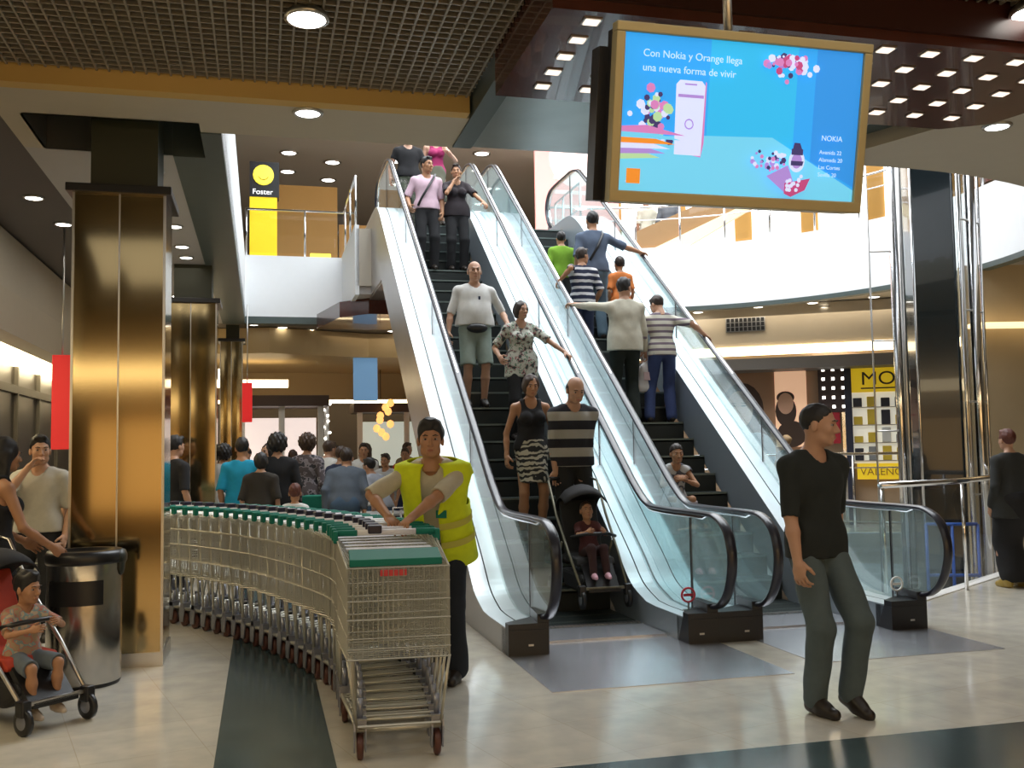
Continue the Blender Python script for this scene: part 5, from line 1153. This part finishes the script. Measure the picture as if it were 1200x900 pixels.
for (lb, x, y, fc, h_, sx_, ft, tp, sl, bt, hr_, hc_, ln) in crowd:
    person(lb, (x, y, 0), fc, h_, sx_, ft, tp, sl, .84, bt, 1., False, 1.1, hr_, hc_, 'tan' if len(lb) % 2 else 'mid', lean=ln, res=.02)
rs = random.Random(11); extra = [cloth('maroon', (.2, .03, .04)), wht, navy, cloth('dark_brown'), cloth('beige_jacket'), cloth('pale_grey'), blk]
names = ['maroon', 'white', 'navy', 'dark brown', 'beige', 'pale grey', 'black']
where = ['farthest left by the dark counter', 'behind the beige kiosk post', 'between the kiosk and the amber lamp', 'under the amber lamp', 'right of the amber lamp', 'beside the truss at the back', 'in the middle of the far crowd']
for i in range(7):
    person('far diner in %s top %s' % (names[i], where[i]), (-4.9+i*.72, 18.3+.5*(i % 3), 0), rs.uniform(0, 360), rs.uniform(1.5, 1.75), 'f' if i % 2 else 'm', 1.05, extra[i], .6, .84, jean if i % 2 else blk, 1., False, 1.1, ('short', 'bob', 'curly', 'long')[i % 4], ('black', 'brown', 'dbrown')[i % 3], 'mid', res=.024)
# --- upper gallery shoppers
person('shopper in cream top behind the round gallery rail', (2.95, 20.9, Z2), 10, 1.7, 'f', 1., cream, .6, .84, cloth('beige_jacket'), 1., False, 1., 'short', 'brown', 'mid', res=.02)
person('shopper in dark top and light jeans behind the round gallery rail', (3.38, 20.6, Z2), -20, 1.72, 'm', 1., cloth('grey_hoodie', (.12, .13, .15)), .9, .84, cloth('light_jeans', (.2, .3, .42)), 1., False, 1., 'short', 'dbrown', 'mid', res=.02)
# --- food-court furniture
def table(label, x, y):
    t = thing('cafe_table', label, 'table', (x, y, 0)); g = MB(); g.lathe([(.38, .72), (.4, .73), (.4, .745), (.38, .75)], 28); g.obj('table_top', mat('table_pale', (.5, .5, .48), .3), t)
    g = MB(); g.tube([(0, 0, .02), (0, 0, .72)], .03, 10); g.obj('pedestal', M_steel, t); g = MB(); g.lathe([(.22, 0), (.22, .015), (.04, .03)], 20); g.obj('base', M_steel, t)
def chair(label, x, y, a):
    t = thing('metal_chair', label, 'chair', (x, y, 0), math.radians(a)); g = MB(); g.box(-.2, .2, -.2, .2, .44, .46); bevel(g.obj('seat', M_steel, t), .01)
    for sx in (-1, 1):
        for sy in (-1, 1): g = MB(); g.tube([(sx*.19, sy*.19, .45), (sx*.21, sy*.23, 0)], .011, 6); g.obj('leg', M_chrome, t)
    g = MB(); g.tube([(-.19, -.2, .45), (-.19, -.24, .85), (.19, -.24, .85), (.19, -.2, .45)], .011, 6)
    for x_ in (-.1, 0, .1): g.tube([(x_, -.21, .46), (x_, -.24, .85)], .007, 6)
    g.obj('backrest', M_chrome, t)
table('round pale cafe table in front of the bending person', -1.75, 12.75); table('round pale cafe table nearer the far diners', -2.35, 15.2)
chair('shiny metal chair right of the bending person', -1.35, 12.2, 20); chair('shiny metal chair behind the round pale table', -1.25, 13.2, 160); chair('metal chair nearest the escalator truss', -1.0, 11.5, -40)
t = thing('green_crate', 'green plastic crate between child and bending person', 'crate', (-2.42, 12.3, 0)); g = MB(); g.box(-.17, .17, -.14, .14, .7, 1.0); bevel(g.obj('box', M_cgreen, t), .012)
g = MB(); g.box(-.15, .15, -.12, .12, 0, .7); g.obj('stand', M_steel, t)
